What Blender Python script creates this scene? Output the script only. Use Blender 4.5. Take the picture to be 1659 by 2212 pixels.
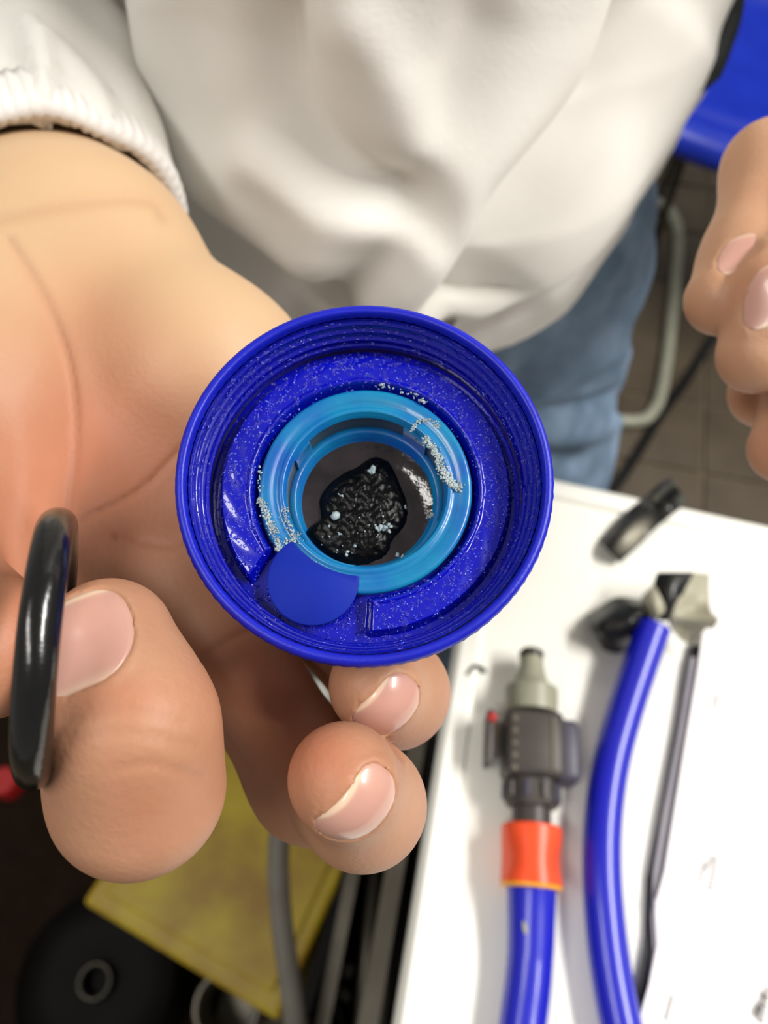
import bpy, bmesh, math, random
import numpy as np
from mathutils import Vector, Matrix

R = math.radians
random.seed(4); RNG = np.random.default_rng(4)
for o in list(bpy.data.objects): bpy.data.objects.remove(o)
COL = bpy.context.scene.collection
SC = bpy.context.scene

# ------------------------------------------------------------------ camera
FPX = 1661.0; TILT = R(30); CAMZ = 1.20
cam = bpy.data.objects.new('camera', bpy.data.cameras.new('camera'))
COL.objects.link(cam); SC.camera = cam
cam.location = (0, 0, CAMZ); cam.rotation_euler = (TILT, 0, 0)
cam.data.sensor_fit = 'VERTICAL'; cam.data.sensor_height = 24.0
cam.data.lens = 24.0 * FPX / 2212.0
cam.data.clip_start = 0.01
cam.data.dof.use_dof = True; cam.data.dof.focus_distance = 0.125
cam.data.dof.aperture_fstop = 10.0

# ------------------------------------------------------------------ light
SC.view_settings.view_transform = 'Standard'; SC.view_settings.look = 'None'
SC.view_settings.gamma = 1.0; SC.view_settings.use_curve_mapping = False
SC.view_settings.exposure = 0.0
w = bpy.data.worlds.new('room_light'); SC.world = w; w.use_nodes = True
w.node_tree.nodes['Background'].inputs[0].default_value = (1.0, 0.97, 0.92, 1)
w.node_tree.nodes['Background'].inputs[1].default_value = 0.26
def area(name, loc, target, sx, sy, power, col):
    L = bpy.data.lights.new(name, 'AREA'); L.shape = 'RECTANGLE'; L.size = sx; L.size_y = sy
    L.energy = power; L.color = col
    o = bpy.data.objects.new(name, L); COL.objects.link(o); o.location = loc
    o.rotation_euler = (Vector(target) - Vector(loc)).to_track_quat('-Z', 'Y').to_euler()
    return o
area('ceiling_lamp', (1.35, 0.15, 2.45), (0, 0.2, 0.8), 1.2, 0.25, 56, (1.0, 0.975, 0.93))
area('ceiling_lamp.001', (-0.9, -0.35, 2.65), (0, 0.2, 0.9), 1.2, 0.30, 20, (1.0, 0.97, 0.92))
area('ceiling_lamp.002', (0.5, 2.1, 2.65), (0.4, 1.2, 0.3), 1.2, 0.30, 14, (1.0, 0.96, 0.9))

# ------------------------------------------------------------------ helpers
ct, st = math.cos(TILT), math.sin(TILT)
RC = np.array([[1, 0, 0], [0, ct, -st], [0, st, ct]])       # camera -> world rotation
def c2w(P): return np.asarray(P, float) @ RC.T + np.array([0, 0, CAMZ])
def w2c(P): return (np.asarray(P, float) - np.array([0, 0, CAMZ])) @ RC
def cs(px, py, d): return np.array([(px - 829.5) / FPX * d, -(py - 1106) / FPX * d, -d])
def at(px, py, d): return c2w(cs(px, py, d))
def onz(px, py, z):                                          # a point of the picture on a level plane
    r = c2w(cs(px, py, 1.0)) - np.array([0, 0, CAMZ])
    return np.array([0, 0, CAMZ]) + r * ((z - CAMZ) / r[2])
def pix(Pw):
    c = w2c(Pw); d = -c[..., 2]
    return np.stack([829.5 + c[..., 0] / d * FPX, 1106 - c[..., 1] / d * FPX], -1), d

def lin(c):
    if isinstance(c, str): c = [int(c[i:i+2], 16) / 255 for i in (0, 2, 4)]
    return tuple((x / 12.92 if x <= 0.04045 else ((x + 0.055) / 1.055) ** 2.4) for x in c)

def mat(name, col, rough=0.5, col2=None, nscale=30, bump=0.0, bscale=200, bdist=0.001, metal=0, spec=0.5, coat=0,
        sss=0, sssr=(0.004, 0.0015, 0.0008), trans=0, attr=None, attrcol=None, alpha=1, stretch=None, detail=4, coatr=0.05, ior=1.45, sheen=0,
        bthr=None):
    m = bpy.data.materials.new(name); m.use_nodes = True
    nt = m.node_tree; N = nt.nodes; L = nt.links; b = N['Principled BSDF']
    tc = N.new('ShaderNodeTexCoord'); src = tc.outputs['Object']
    if stretch:
        mp = N.new('ShaderNodeMapping'); mp.inputs['Scale'].default_value = stretch
        L.new(src, mp.inputs[0]); src = mp.outputs[0]
    c1 = lin(col); c2 = lin(col2) if col2 else tuple(x * 0.9 for x in c1)
    nz = N.new('ShaderNodeTexNoise'); nz.inputs['Scale'].default_value = nscale; nz.inputs['Detail'].default_value = detail
    L.new(src, nz.inputs['Vector'])
    cr = N.new('ShaderNodeValToRGB'); cr.color_ramp.elements[0].position = 0.35; cr.color_ramp.elements[1].position = 0.65
    cr.color_ramp.elements[0].color = (*c1, 1); cr.color_ramp.elements[1].color = (*c2, 1)
    L.new(nz.outputs['Fac'], cr.inputs[0]); out = cr.outputs[0]
    if attr:
        for an, ac in zip(attr, attrcol):
            a = N.new('ShaderNodeAttribute'); a.attribute_name = an
            mx = N.new('ShaderNodeMix'); mx.data_type = 'RGBA'
            L.new(a.outputs['Fac'], mx.inputs[0]); L.new(out, mx.inputs[6]); mx.inputs[7].default_value = (*lin(ac), 1)
            out = mx.outputs[2]
    L.new(out, b.inputs['Base Color'])
    b.inputs['Roughness'].default_value = rough; b.inputs['Metallic'].default_value = metal
    b.inputs['Specular IOR Level'].default_value = spec; b.inputs['IOR'].default_value = ior
    b.inputs['Coat Weight'].default_value = coat; b.inputs['Coat Roughness'].default_value = coatr
    b.inputs['Transmission Weight'].default_value = trans; b.inputs['Alpha'].default_value = alpha
    b.inputs['Sheen Weight'].default_value = sheen
    if sss:
        b.inputs['Subsurface Weight'].default_value = sss; b.inputs['Subsurface Radius'].default_value = (1, .35, .2)
        b.inputs['Subsurface Scale'].default_value = sssr[0]
    if bump:
        bz = N.new('ShaderNodeTexNoise'); bz.inputs['Scale'].default_value = bscale; bz.inputs['Detail'].default_value = 5
        L.new(src, bz.inputs['Vector']); h = bz.outputs['Fac']
        if bthr:
            mr = N.new('ShaderNodeMapRange'); mr.inputs[1].default_value = bthr[0]; mr.inputs[2].default_value = bthr[1]
            mr.interpolation_type = 'SMOOTHSTEP'; L.new(h, mr.inputs[0]); h = mr.outputs[0]
        bp = N.new('ShaderNodeBump'); bp.inputs['Strength'].default_value = bump; bp.inputs['Distance'].default_value = bdist
        L.new(h, bp.inputs['Height']); L.new(bp.outputs[0], b.inputs['Normal'])
        if coat: L.new(bp.outputs[0], b.inputs['Coat Normal'])
    return m

def mesh_obj(name, V, F, m=None, parent=None, smooth=True, attrs=None, sharp=None):
    me = bpy.data.meshes.new(name)
    V = np.asarray(V, float)
    me.from_pydata(V.tolist(), [], F.tolist() if isinstance(F, np.ndarray) else F)
    me.update()
    if smooth: me.polygons.foreach_set('use_smooth', [True] * len(me.polygons))
    if m: me.materials.append(m)
    if attrs:
        for k, a in attrs.items():
            at_ = me.attributes.new(k, 'FLOAT', 'POINT'); at_.data.foreach_set('value', np.asarray(a, np.float32))
    o = bpy.data.objects.new(name, me); COL.objects.link(o)
    if parent: o.parent = parent
    if sharp is not None and smooth: me.set_sharp_from_angle(angle=R(sharp))
    return o
def fixn(o):
    bm = bmesh.new(); bm.from_mesh(o.data); bmesh.ops.recalc_face_normals(bm, faces=bm.faces); bm.to_mesh(o.data); bm.free()
    return o
def empty(name, label=None, cat=None, loc=(0, 0, 0), group=None, rot=None):
    o = bpy.data.objects.new(name, None); COL.objects.link(o); o.location = loc; o.empty_display_size = 0.02
    if rot is not None: o.rotation_euler = rot
    tag(o, label, cat, group); return o
def tag(o, label=None, cat=None, group=None, kind=None):
    if label: o['label'] = label
    if cat: o['category'] = cat
    if group: o['group'] = group
    if kind: o['kind'] = kind
    return o

def join(parts):                       # parts: list of (V,F)
    Vs, Fs, n = [], [], 0
    for V, F in parts:
        V = np.asarray(V, float); Vs.append(V); Fs += [[i + n for i in f] for f in F]; n += len(V)
    return np.concatenate(Vs), Fs
def box(cx, cy, cz, sx, sy, sz, bev=0.0, rot=0.0, seg=2):
    bm = bmesh.new(); bmesh.ops.create_cube(bm, size=1)
    for v in bm.verts: v.co = Vector((v.co.x * sx, v.co.y * sy, v.co.z * sz))
    if bev: bmesh.ops.bevel(bm, geom=bm.edges[:], offset=bev, segments=seg, affect='EDGES', profile=0.5)
    M = Matrix.Translation((cx, cy, cz)) @ Matrix.Rotation(rot, 4, 'Z')
    V = [tuple(M @ v.co) for v in bm.verts]; F = [[v.index for v in f.verts] for f in bm.faces]
    bm.free(); return V, F
def prism(poly, z0, z1):               # poly list of xy, ccw
    n = len(poly); V = [(x, y, z0) for x, y in poly] + [(x, y, z1) for x, y in poly]
    F = [list(range(n))[::-1], [i + n for i in range(n)]] + [[i, (i + 1) % n, n + (i + 1) % n, n + i] for i in range(n)]
    return V, F
def bevelled(o, wd, seg=3):
    md = o.modifiers.new('bevel', 'BEVEL'); md.width = wd; md.segments = seg; md.limit_method = 'ANGLE'; md.angle_limit = R(40); return o
def lathe(prof, n=96, close=False):    # prof list of (r,z)
    V, F = [], []; m = len(prof)
    for j in range(n):
        a = 2 * math.pi * j / n
        for r, z in prof: V.append((r * math.cos(a), r * math.sin(a), z))
    for j in range(n):
        k = (j + 1) % n
        for i in range(m if close else m - 1):
            i2 = (i + 1) % m
            F.append([j * m + i, k * m + i, k * m + i2, j * m + i2])
    return V, F
def catmull(P, n=12, closed=False):
    P = [np.asarray(p, float) for p in P]; out = []
    N_ = len(P); rng = range(N_) if closed else range(N_ - 1)
    for i in rng:
        if closed: p0, p1, p2, p3 = P[i - 1], P[i], P[(i + 1) % N_], P[(i + 2) % N_]
        else: p0, p1, p2, p3 = P[max(i - 1, 0)], P[i], P[i + 1], P[min(i + 2, N_ - 1)]
        for k in range(n):
            t = k / n
            out.append(0.5 * ((2 * p1) + (-p0 + p2) * t + (2 * p0 - 5 * p1 + 4 * p2 - p3) * t * t + (-p0 + 3 * p1 - 3 * p2 + p3) * t ** 3))
    if not closed: out.append(P[-1])
    return np.array(out)
def tube(pts, r, n=20, cap=True, rs=None, hollow=None):
    pts = np.asarray(pts, float); m = len(pts); V, F = [], []
    T = np.gradient(pts, axis=0); T /= np.linalg.norm(T, axis=1)[:, None]
    u = np.cross(T[0], [0, 0, 1]);
    if np.linalg.norm(u) < 1e-3: u = np.cross(T[0], [0, 1, 0])
    u /= np.linalg.norm(u)
    for i in range(m):
        u = u - T[i] * np.dot(u, T[i]); u /= np.linalg.norm(u); v = np.cross(T[i], u)
        rr = rs[i] if rs is not None else r
        for k in range(n):
            a = 2 * math.pi * k / n; V.append(pts[i] + rr * (math.cos(a) * u + math.sin(a) * v))
    for i in range(m - 1):
        for k in range(n): F.append([i * n + k, i * n + (k + 1) % n, (i + 1) * n + (k + 1) % n, (i + 1) * n + k])
    if cap: F.append([k for k in range(n)][::-1]); F.append([(m - 1) * n + k for k in range(n)])
    return np.array(V), F

def polydist(Q, poly):                 # distance of 2D points from a polyline
    d = np.full(len(Q), 1e9); poly = np.asarray(poly, float)
    for a, b in zip(poly[:-1], poly[1:]):
        ab = b - a; t = np.clip(((Q - a) @ ab) / (ab @ ab), 0, 1)
        d = np.minimum(d, np.linalg.norm(Q - a - t[:, None] * ab, axis=1))
    return d
def sstep(a, b, x):
    t = np.clip((x - a) / (b - a), 0, 1); return t * t * (3 - 2 * t)

# --- signed distance modelling -> one continuous skin
def rcone(P, a, b, ra, rb):
    a = np.asarray(a, np.float32); b = np.asarray(b, np.float32)
    ba = b - a; pa = P - a; t = np.clip((pa @ ba) / (ba @ ba), 0, 1)
    return np.linalg.norm(pa - t[:, None] * ba, axis=1) - (ra + (rb - ra) * t)
def smin(a, b, k):
    h = np.clip(0.5 + 0.5 * (b - a) / k, 0, 1); return b + (a - b) * h - k * h * (1 - h)
def sdf_mesh(f, lo, hi, h, B=8):
    lo = np.asarray(lo, float); nb = np.ceil((np.asarray(hi) - lo) / (h * B)).astype(int); n = nb * B
    g = np.stack(np.meshgrid(*[np.arange(k) for k in nb], indexing='ij'), -1).reshape(-1, 3)
    cen = lo + (g * B + (B - 1) / 2) * h
    fc = f(cen.astype(np.float32))
    Fd = np.empty(tuple(n), np.float32)
    blk = Fd.reshape(nb[0], B, nb[1], B, nb[2], B)
    blk[:] = np.where(fc > 0, 1, -1).reshape(nb[0], 1, nb[1], 1, nb[2], 1)
    act = g[np.abs(fc) < B * h * 0.95 + 0.0012]
    off = np.stack(np.meshgrid(*[np.arange(B)] * 3, indexing='ij'), -1).reshape(-1, 3)
    for s in range(0, len(act), 400):
        a = act[s:s + 400]
        P = lo + ((a[:, None] * B + off[None]).reshape(-1, 3)) * h
        v = f(P.astype(np.float32)).reshape(len(a), B, B, B)
        for q in range(len(a)): blk[a[q, 0], :, a[q, 1], :, a[q, 2], :] = v[q]
    ins = Fd < 0
    cnt = np.zeros(tuple(n - 1), np.int8)
    for i in (0, 1):
        for j in (0, 1):
            for k in (0, 1): cnt += ins[i:n[0]-1+i, j:n[1]-1+j, k:n[2]-1+k]
    cells = np.argwhere((cnt > 0) & (cnt < 8))
    vid = np.full(tuple(n - 1), -1, np.int32); vid[tuple(cells.T)] = np.arange(len(cells))
    acc = np.zeros((len(cells), 3)); c = np.zeros(len(cells))
    cor = [(i, j, k) for i in (0, 1) for j in (0, 1) for k in (0, 1)]
    for p in cor:
        for ax in range(3):
            if p[ax]: continue
            q = list(p); q[ax] = 1
            f0 = Fd[tuple((cells + p).T)]; f1 = Fd[tuple((cells + q).T)]
            m = (f0 < 0) != (f1 < 0); t = np.where(m, f0 / np.where(m, f0 - f1, 1), 0)
            pt = np.tile(np.array(p, float), (len(cells), 1)); pt[:, ax] += t
            acc[m] += pt[m]; c[m] += 1
    V = lo + (cells + acc / c[:, None]) * h
    Fs = []
    for ax in range(3):
        o1, o2 = (ax + 1) % 3, (ax + 2) % 3
        s0 = [slice(None)] * 3; s1 = [slice(None)] * 3; s0[ax] = slice(0, -1); s1[ax] = slice(1, None)
        e = np.argwhere(ins[tuple(s0)] != ins[tuple(s1)])
        e = e[(e[:, o1] > 0) & (e[:, o2] > 0) & (e[:, o1] < n[o1]-1) & (e[:, o2] < n[o2]-1) & (e[:, ax] < n[ax]-1)]
        inn = ins[tuple(e.T)]
        d1 = np.zeros(3, int); d1[o1] = 1; d2 = np.zeros(3, int); d2[o2] = 1
        q = np.stack([vid[tuple((e - d1 - d2).T)], vid[tuple((e - d2).T)], vid[tuple(e.T)], vid[tuple((e - d1).T)]], 1)
        q[~inn] = q[~inn][:, ::-1]
        Fs.append(q[(q >= 0).all(1)])
    return V, np.concatenate(Fs)
def vnormals(V, F):
    F = np.asarray(F); nrm = np.cross(V[F[:, 2]] - V[F[:, 0]], V[F[:, 3]] - V[F[:, 1]])
    N_ = np.zeros_like(V)
    for k in range(4): np.add.at(N_, F[:, k], nrm)
    return N_ / (np.linalg.norm(N_, axis=1)[:, None] + 1e-12)
def strokes(V, Nn, lst, only_front=True):
    """push the cloth in (valley) or out (ridge) along creases"""
    Q, d = pix(V); out = V.copy()
    front = np.ones(len(V))
    if only_front:
        view = V - np.array([0, 0, CAMZ]); view /= np.linalg.norm(view, axis=1)[:, None]
        front = sstep(-0.15, 0.25, -(view * Nn).sum(1))
    for poly, wd, amp in lst:
        if len(poly) > 2: poly = catmull(poly, 6)
        out += Nn * (amp * front * np.exp(-(polydist(Q, poly) / wd) ** 2))[:, None]
    return out

# ------------------------------------------------------------------ materials
M = {}
M['white_table'] = mat('white_laminate', 'f4f3ea', 0.35, 'efeee4', 6)
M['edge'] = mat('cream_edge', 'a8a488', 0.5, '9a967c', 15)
M['tile'] = mat('brown_tile', '5d5242', 0.45, '514638', 9, bump=.15, bscale=60)
M['grout'] = mat('grout', '6f6350', 0.9, '63584a', 60)
M['cap'] = mat('wet_blue_plastic', '040aa0', 0.30, '030894', 60, bump=.55, bscale=1000, bdist=.0004, coat=.7, coatr=.03, spec=.3, bthr=(.57, .68))
M['cap_dry'] = mat('blue_plastic', '0816ac', 0.42, '0610a0', 150, bump=.3, bscale=1300, bdist=.0002)
M['thread'] = mat('wet_threads', '040a98', 0.28, '030888', 60, bump=.5, bscale=1200, bdist=.0003, coat=.8, coatr=.04, spec=.3, bthr=(.57, .68))
M['insert'] = mat('cyan_translucent_plastic', '0a78a4', 0.34, '0850a2', 75, bump=.12, bscale=300, bdist=.0003, sss=.5, sssr=(.004,)*3, coat=.3)
M['tab'] = mat('blue_tab', '062290', 0.6, '061e88', 90, spec=.2, bump=.05, bscale=400)
M['window'] = mat('grey_filter_gauze', '4c5458', 0.35, '424a50', 200, bump=.3, bscale=800, bdist=.0003)
M['gel'] = mat('dark_clear_gel', '342c2f', 0.14, '1a1618', 110, bump=.45, bscale=260, bdist=.0008, coat=.4)
M['black'] = mat('wet_black_sludge', '020203', 0.27, '040405', 300, bump=.45, bscale=1500, bdist=.0003, spec=.2)
M['grit'] = mat('pale_grit', 'a6b2b2', 0.5, '84949a', 400, bump=.5, bscale=1200, bdist=.0002)
M['water'] = mat('water_droplet', '1828b0', 0.10, '3a4ad0', 400, coat=1, coatr=.06, spec=1)
M['rubber'] = mat('black_rubber', '070708', 0.22, '0c0b0b', 120, bump=.3, bscale=260, bdist=.0005, coat=.4, coatr=.15,
                  attr=['worn'], attrcol=['6c5a48'])
M['skin'] = mat('skin', 'b3886b', 0.5, 'aa7d61', 55, bump=.28, bscale=900, bdist=.0004, sss=.22, sssr=(.0045,)*3,
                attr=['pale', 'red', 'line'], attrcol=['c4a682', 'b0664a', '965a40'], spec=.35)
M['nail'] = mat('fingernail', 'c39484', 0.3, 'bd8e80', 60, attr=['tip'], attrcol=['e2c4a8'], coat=.25, sss=.15, sssr=(.003,)*3)
M['sweater'] = mat('white_cotton', 'dddad4', 0.92, 'd7d4cd', 25, bump=.2, bscale=700, bdist=.0006, sheen=.15)
M['rib'] = mat('white_ribbing', 'e2dfdb', 0.9, 'dad6d1', 60, bump=.3, bscale=500, bdist=.0006)
M['strap'] = mat('black_webbing', '0c1413', 0.6, '131c1a', 90, bump=.3, bscale=900)
M['denim'] = mat('faded_denim', '7d91a9', 0.9, '63798f', 45, bump=.3, bscale=900, bdist=.0006)
M['chairblue'] = mat('blue_seat_plastic', '1c34b0', 0.28, '182ea6', 20)
M['tube'] = mat('grey_painted_tube', 'a5a592', 0.4, '9a9a88', 40)
M['hose'] = mat('blue_hose_plastic', '0c16b0', 0.34, '0c14b4', 70, spec=.6, coat=.3, coatr=.12)
M['greyplastic'] = mat('grey_fitting_plastic', '9a9a86', 0.4, '92927e', 90)
M['darkgrey'] = mat('dark_grey_plastic', '453f3b', 0.42, '3d3835', 90)
M['darkblue'] = mat('slate_plastic', '4a4855', 0.4, '434150', 90)
M['red'] = mat('red_plastic', 'b02424', 0.4, 'a22020', 90)
M['orange'] = mat('orange_plastic', 'ee5226', 0.35, 'e84a20', 90)
M['yellowring'] = mat('yellow_plastic_ring', 'f0a818', 0.35, 'e8a015', 90)
M['tape'] = mat('black_tape', '0f0e0d', 0.32, '1a1917', 150, bump=.5, bscale=160, bdist=.001, attr=['back'], attrcol=['b4ae9c'])
M['tapeback'] = mat('tape_adhesive_back', 'a9a592', 0.5, '98947f', 60, bump=.2, bscale=100)
M['paper'] = mat('white_paper', 'f6f3f2', 0.8, 'f2efee', 15)
M['ink'] = mat('grey_print', 'b4afae', 0.8, 'a8a4a3', 300)
M['inklight'] = mat('pale_print', 'e2dedd', 0.8, 'dcd8d7', 300)
M['folder'] = mat('black_folder', '17161a', 0.4, '1e1d22', 60)
M['foldergrey'] = mat('grey_folder_edge', '8e8a8e', 0.5, '85818a', 60)
M['yellow'] = mat('yellow_plastic', 'bca41c', 0.45, '98741a', 14, bump=.1, bscale=100)
M['blackcase'] = mat('black_case_plastic', '080706', 0.6, '0d0b0a', 30, spec=.15)
M['shadedfloor'] = mat('shaded_floor_brown', '1c130c', 0.85, '24180f', 30, spec=.1)  # shade on the tile floor, put into the colour of an added sheet
M['metal'] = mat('dull_metal', '6c675c', 0.4, '5d584e', 30, metal=.5)
M['grey_tube'] = mat('grey_hose', '76726a', 0.5, '6c6860', 60)

# ------------------------------------------------------------------ floor: tiles laid square to the table
PHI = R(-12.5); cp, sp = math.cos(PHI), math.sin(PHI)
fl = mesh_obj('floor', *box(0.5, 0.9, -0.012, 6, 6, 0.02), M['grout'], smooth=False); tag(fl, kind='structure')
TS = 0.165; tv, tf = box(0, 0, 0, TS - 0.008, TS - 0.008, 0.006, 0.0012, 0, 1)
tme = bpy.data.meshes.new('tile'); tme.from_pydata(tv, [], tf); tme.materials.append(M['tile'])
o0 = onz(1528, 409, 0)
for i in range(-10, 6):
    for j in range(-11, 7):
        u, v = (i + .5) * TS, (j + .5) * TS
        t = bpy.data.objects.new('tile', tme); COL.objects.link(t); t.parent = fl
        t.location = (o0[0] + u * cp - v * sp, o0[1] + u * sp + v * cp, 0.0 + random.uniform(-.0004, .0004)); t.rotation_euler = (0, 0, PHI)

# ------------------------------------------------------------------ table
ZT = 0.78
L1, L2 = onz(980, 1400, ZT)[:2], onz(850, 2212, ZT)[:2]; K1, K2 = onz(1200, 1030, ZT)[:2], onz(1659, 1130, ZT)[:2]
dl = (L1 - L2) / np.linalg.norm(L1 - L2); dk = (K2 - K1) / np.linalg.norm(K2 - K1)
A_ = np.array([dl, -dk]).T; s_ = np.linalg.solve(A_, K1 - L1); CN = L1 + dl * s_[0]     # back left corner
def tpoly(ins, lr=.62, lb=.60):
    return [CN + dk * ins - dl * ins, CN + dk * lr - dl * ins, CN + dk * lr - dl * lb, CN + dk * ins - dl * lb][::-1]
table = empty('table', 'white table with a raised lip, carrying the hoses, fitting and papers', 'table', (*(CN + dk * .3 - dl * .3), 0))
def tpart(name, V, F, m, **k):
    o = mesh_obj(name, np.asarray(V) - np.array(table.location), F, m, table, smooth=False, **k); return o
bevelled(tpart('table_top', *prism([tuple(p) for p in tpoly(0)], ZT - .028, ZT), M['white_table']), .006)
def bar(p, q, wd, z0, z1):
    p, q = np.array(p), np.array(q); d = (q - p) / np.linalg.norm(q - p); n = np.array([-d[1], d[0]]) * wd / 2
    return prism([tuple(p - n), tuple(q - n), tuple(q + n), tuple(p + n)], z0, z1)
bevelled(tpart('rim', *bar(CN - dl * .011 + dk * .006, CN - dl * .011 + dk * .62, .012, ZT - .002, ZT + .0028), M['white_table']), .003)
bevelled(tpart('rim', *bar(CN + dk * .009 - dl * .018, CN + dk * .009 - dl * .60, .013, ZT - .002, ZT + .0028), M['white_table']), .003)
tpart('side_panel', *bar(CN + dk * .010 - dl * .02, CN + dk * .010 - dl * .60, .012, ZT - .10, ZT - .028), M['edge'])
tpart('rail', *bar(CN - dk * .012 - dl * .02, CN - dk * .012 - dl * .62, .012, ZT - .145, ZT - .125), M['metal'])
tpart('rail', *bar(CN - dk * .045 - dl * .02, CN - dk * .045 - dl * .62, .010, ZT - .26, ZT - .245), M['metal'])
for a, b in ((.03, .04), (.58, .04), (.03, .56), (.58, .56)):
    c = CN + dk * a - dl * b
    tpart('leg', *box(c[0], c[1], (ZT - .028) / 2, .035, .035, ZT - .03, .003, PHI), M['metal'])

# ------------------------------------------------------------------ blue cap (local z = opening direction)
CC = at(787, 1021, 0.125); th = R(15.8)
ncam = np.array([0, math.sin(th), math.cos(th)]); ucam = np.array([0, math.cos(th), -math.sin(th)])
Rc = np.array([[1, 0, 0], RC @ ucam, RC @ ncam]).T
Rc[:, 0] = np.cross(Rc[:, 1], Rc[:, 2])
MC = Matrix([[*Rc[i], CC[i]] for i in range(3)] + [[0, 0, 0, 1]])
cap = empty('screw_cap', 'round deep blue plastic screw cap lying open on the palm', 'cap')
cap.matrix_world = MC
mm = .001
# outer shell and rim
prof = [(22, -30), (23.5, -30), (24.5, -29), (27.2, -16), (29.0, -7.5), (29.6, -5.2), (30.6, -4.6), (30.95, -3.9), (31, -1.2), (30.8, -.4), (30.3, -.02), (29.75, .05), (29.35, -.2), (29.2, -.8), (29.1, -1.6)]
V, F = lathe([(r * mm, z * mm) for r, z in prof], 256)
V = np.array(V); an = np.arctan2(V[:, 1], V[:, 0]); rr = np.hypot(V[:, 0], V[:, 1])
wv = 1 + (.0022 * np.sin(an * 90) * ((V[:, 2] < -.0008) & (V[:, 2] > -.0045)))
V[:, 0] *= wv; V[:, 1] *= wv
fixn(mesh_obj('shell', V, F, M['cap_dry'], cap))
# threaded inner wall: helix ridges
nth, nz_ = 360, 46; V, F = [], []
for j in range(nth):
    a = 2 * math.pi * j / nth
    for i in range(nz_):
        z = -1.6 - (9.2 - 1.6) * i / (nz_ - 1)
        base = 28.9 - 1.75 * sstep(-1.6, -8.5, z) if False else 28.95 - 1.9 * float(sstep(1.6, 8.0, -z))
        ph = (-z + 0.45 * a / (2 * math.pi) * 2) / 1.55
        ridge = .42 * max(0, math.cos(2 * math.pi * ph)) ** 1.5 if -7.6 < z < -2.0 else 0
        r = base - ridge
        V.append((r * math.cos(a) * mm, r * math.sin(a) * mm, z * mm))
for j in range(nth):
    k = (j + 1) % nth
    for i in range(nz_ - 1): F.append([j * nz_ + i, j * nz_ + i + 1, k * nz_ + i + 1, k * nz_ + i])
o = fixn(mesh_obj('thread', V, F, M['thread'], cap)); o['label'] = 'wet threaded inner wall'
# floor with the broken raised ring
nth, nr = 720, 90
TH = np.linspace(0, 2 * np.pi, nth, endpoint=False); RR = np.linspace(17.2, 27.1, nr)
tt, rg = np.meshgrid(TH, RR, indexing='ij'); deg = np.degrees(tt)
shift = 5.0 * sstep(19, 26, rg)
inr = sstep(0, 1, (rg - 18.75) / .9); outr = 1 - sstep(0, 1, (rg - 24.6) / .9)
gl = (215 + shift); gr = 272.5 - 1.0 * sstep(20, 25, rg)
arc = 1 - sstep(-1.6, 1.6, deg - gl) * (1 - sstep(-1.6, 1.6, deg - gr))
H = -10.4 + 2.6 * inr * outr * arc + .35 * np.exp(-((rg - 21.9) / 2.4) ** 2) * arc
lip = .5 * np.exp(-((rg - 19.9) / .45) ** 2) * arc; H = H + lip
H = H + .10 * np.sin(tt * 23 + rg * 2) * arc * inr * outr * .5
x, y = rg * np.cos(tt), rg * np.sin(tt)
V = np.stack([x, y, H], -1).reshape(-1, 3) * mm
idx = np.arange(nth * nr).reshape(nth, nr); nx = np.roll(idx, -1, 0)
F = np.stack([idx[:, :-1], nx[:, :-1], nx[:, 1:], idx[:, 1:]], -1).reshape(-1, 4)
o = mesh_obj('ring_ridge', V, F[:, ::-1], M['cap'], cap); fixn(o)
V, F = lathe([(r * mm, z * mm) for r, z in [(17.25, -10.4), (16.9, -11), (16.6, -26), (0.01, -26.2)]], 128)
fixn(mesh_obj('well', V, F, M['cap_dry'], cap))
# droplets on the wet ring (real beads)
bm_ = bmesh.new(); bmesh.ops.create_icosphere(bm_, subdivisions=1, radius=1); IV = np.array([v.co[:] for v in bm_.verts]); IF = [[v.index for v in f.verts] for f in bm_.faces]; bm_.free()
def hat(r, a):
    d_ = math.degrees(a) % 360; i = int(d_ / 360 * nth) % nth; j = int(round((r - 17.2) / 9.9 * (nr - 1)))
    return H[i, min(max(j, 0), nr - 1)]
parts = []
for _ in range(1700):
    a = random.uniform(0, 2 * math.pi); r = random.uniform(18.8, 26.6); s = abs(random.gauss(.08, .05)) + .05
    el = random.uniform(.8, 2.2); q = random.uniform(0, 3.14)
    P = IV * np.array([s * el, s, s * .55]); c, s2 = math.cos(q), math.sin(q)
    P = P @ np.array([[c, s2, 0], [-s2, c, 0], [0, 0, 1]])
    parts.append(((P + np.array([r * math.cos(a), r * math.sin(a), hat(r, a) + .02])) * mm, IF))
for _ in range(900):
    a = random.choice([random.gauss(R(128), .45), random.gauss(R(20), .5), random.uniform(0, 6.28)]); z = random.uniform(-7.8, -1.8); r = 28.72 - 1.9 * float(sstep(1.6, 8.0, -z)); s = abs(random.gauss(.06, .05)) + .04
    P = IV * np.array([s * .5, s * random.uniform(.9, 3), s]); c, s2 = math.cos(a), math.sin(a); P = P @ np.array([[c, s2, 0], [-s2, c, 0], [0, 0, 1]])
    parts.append(((P + np.array([r * c, r * s2, z])) * mm, IF))
o = mesh_obj('water_droplets', *join(parts), M['water'], cap); o['kind'] = 'stuff'

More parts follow.
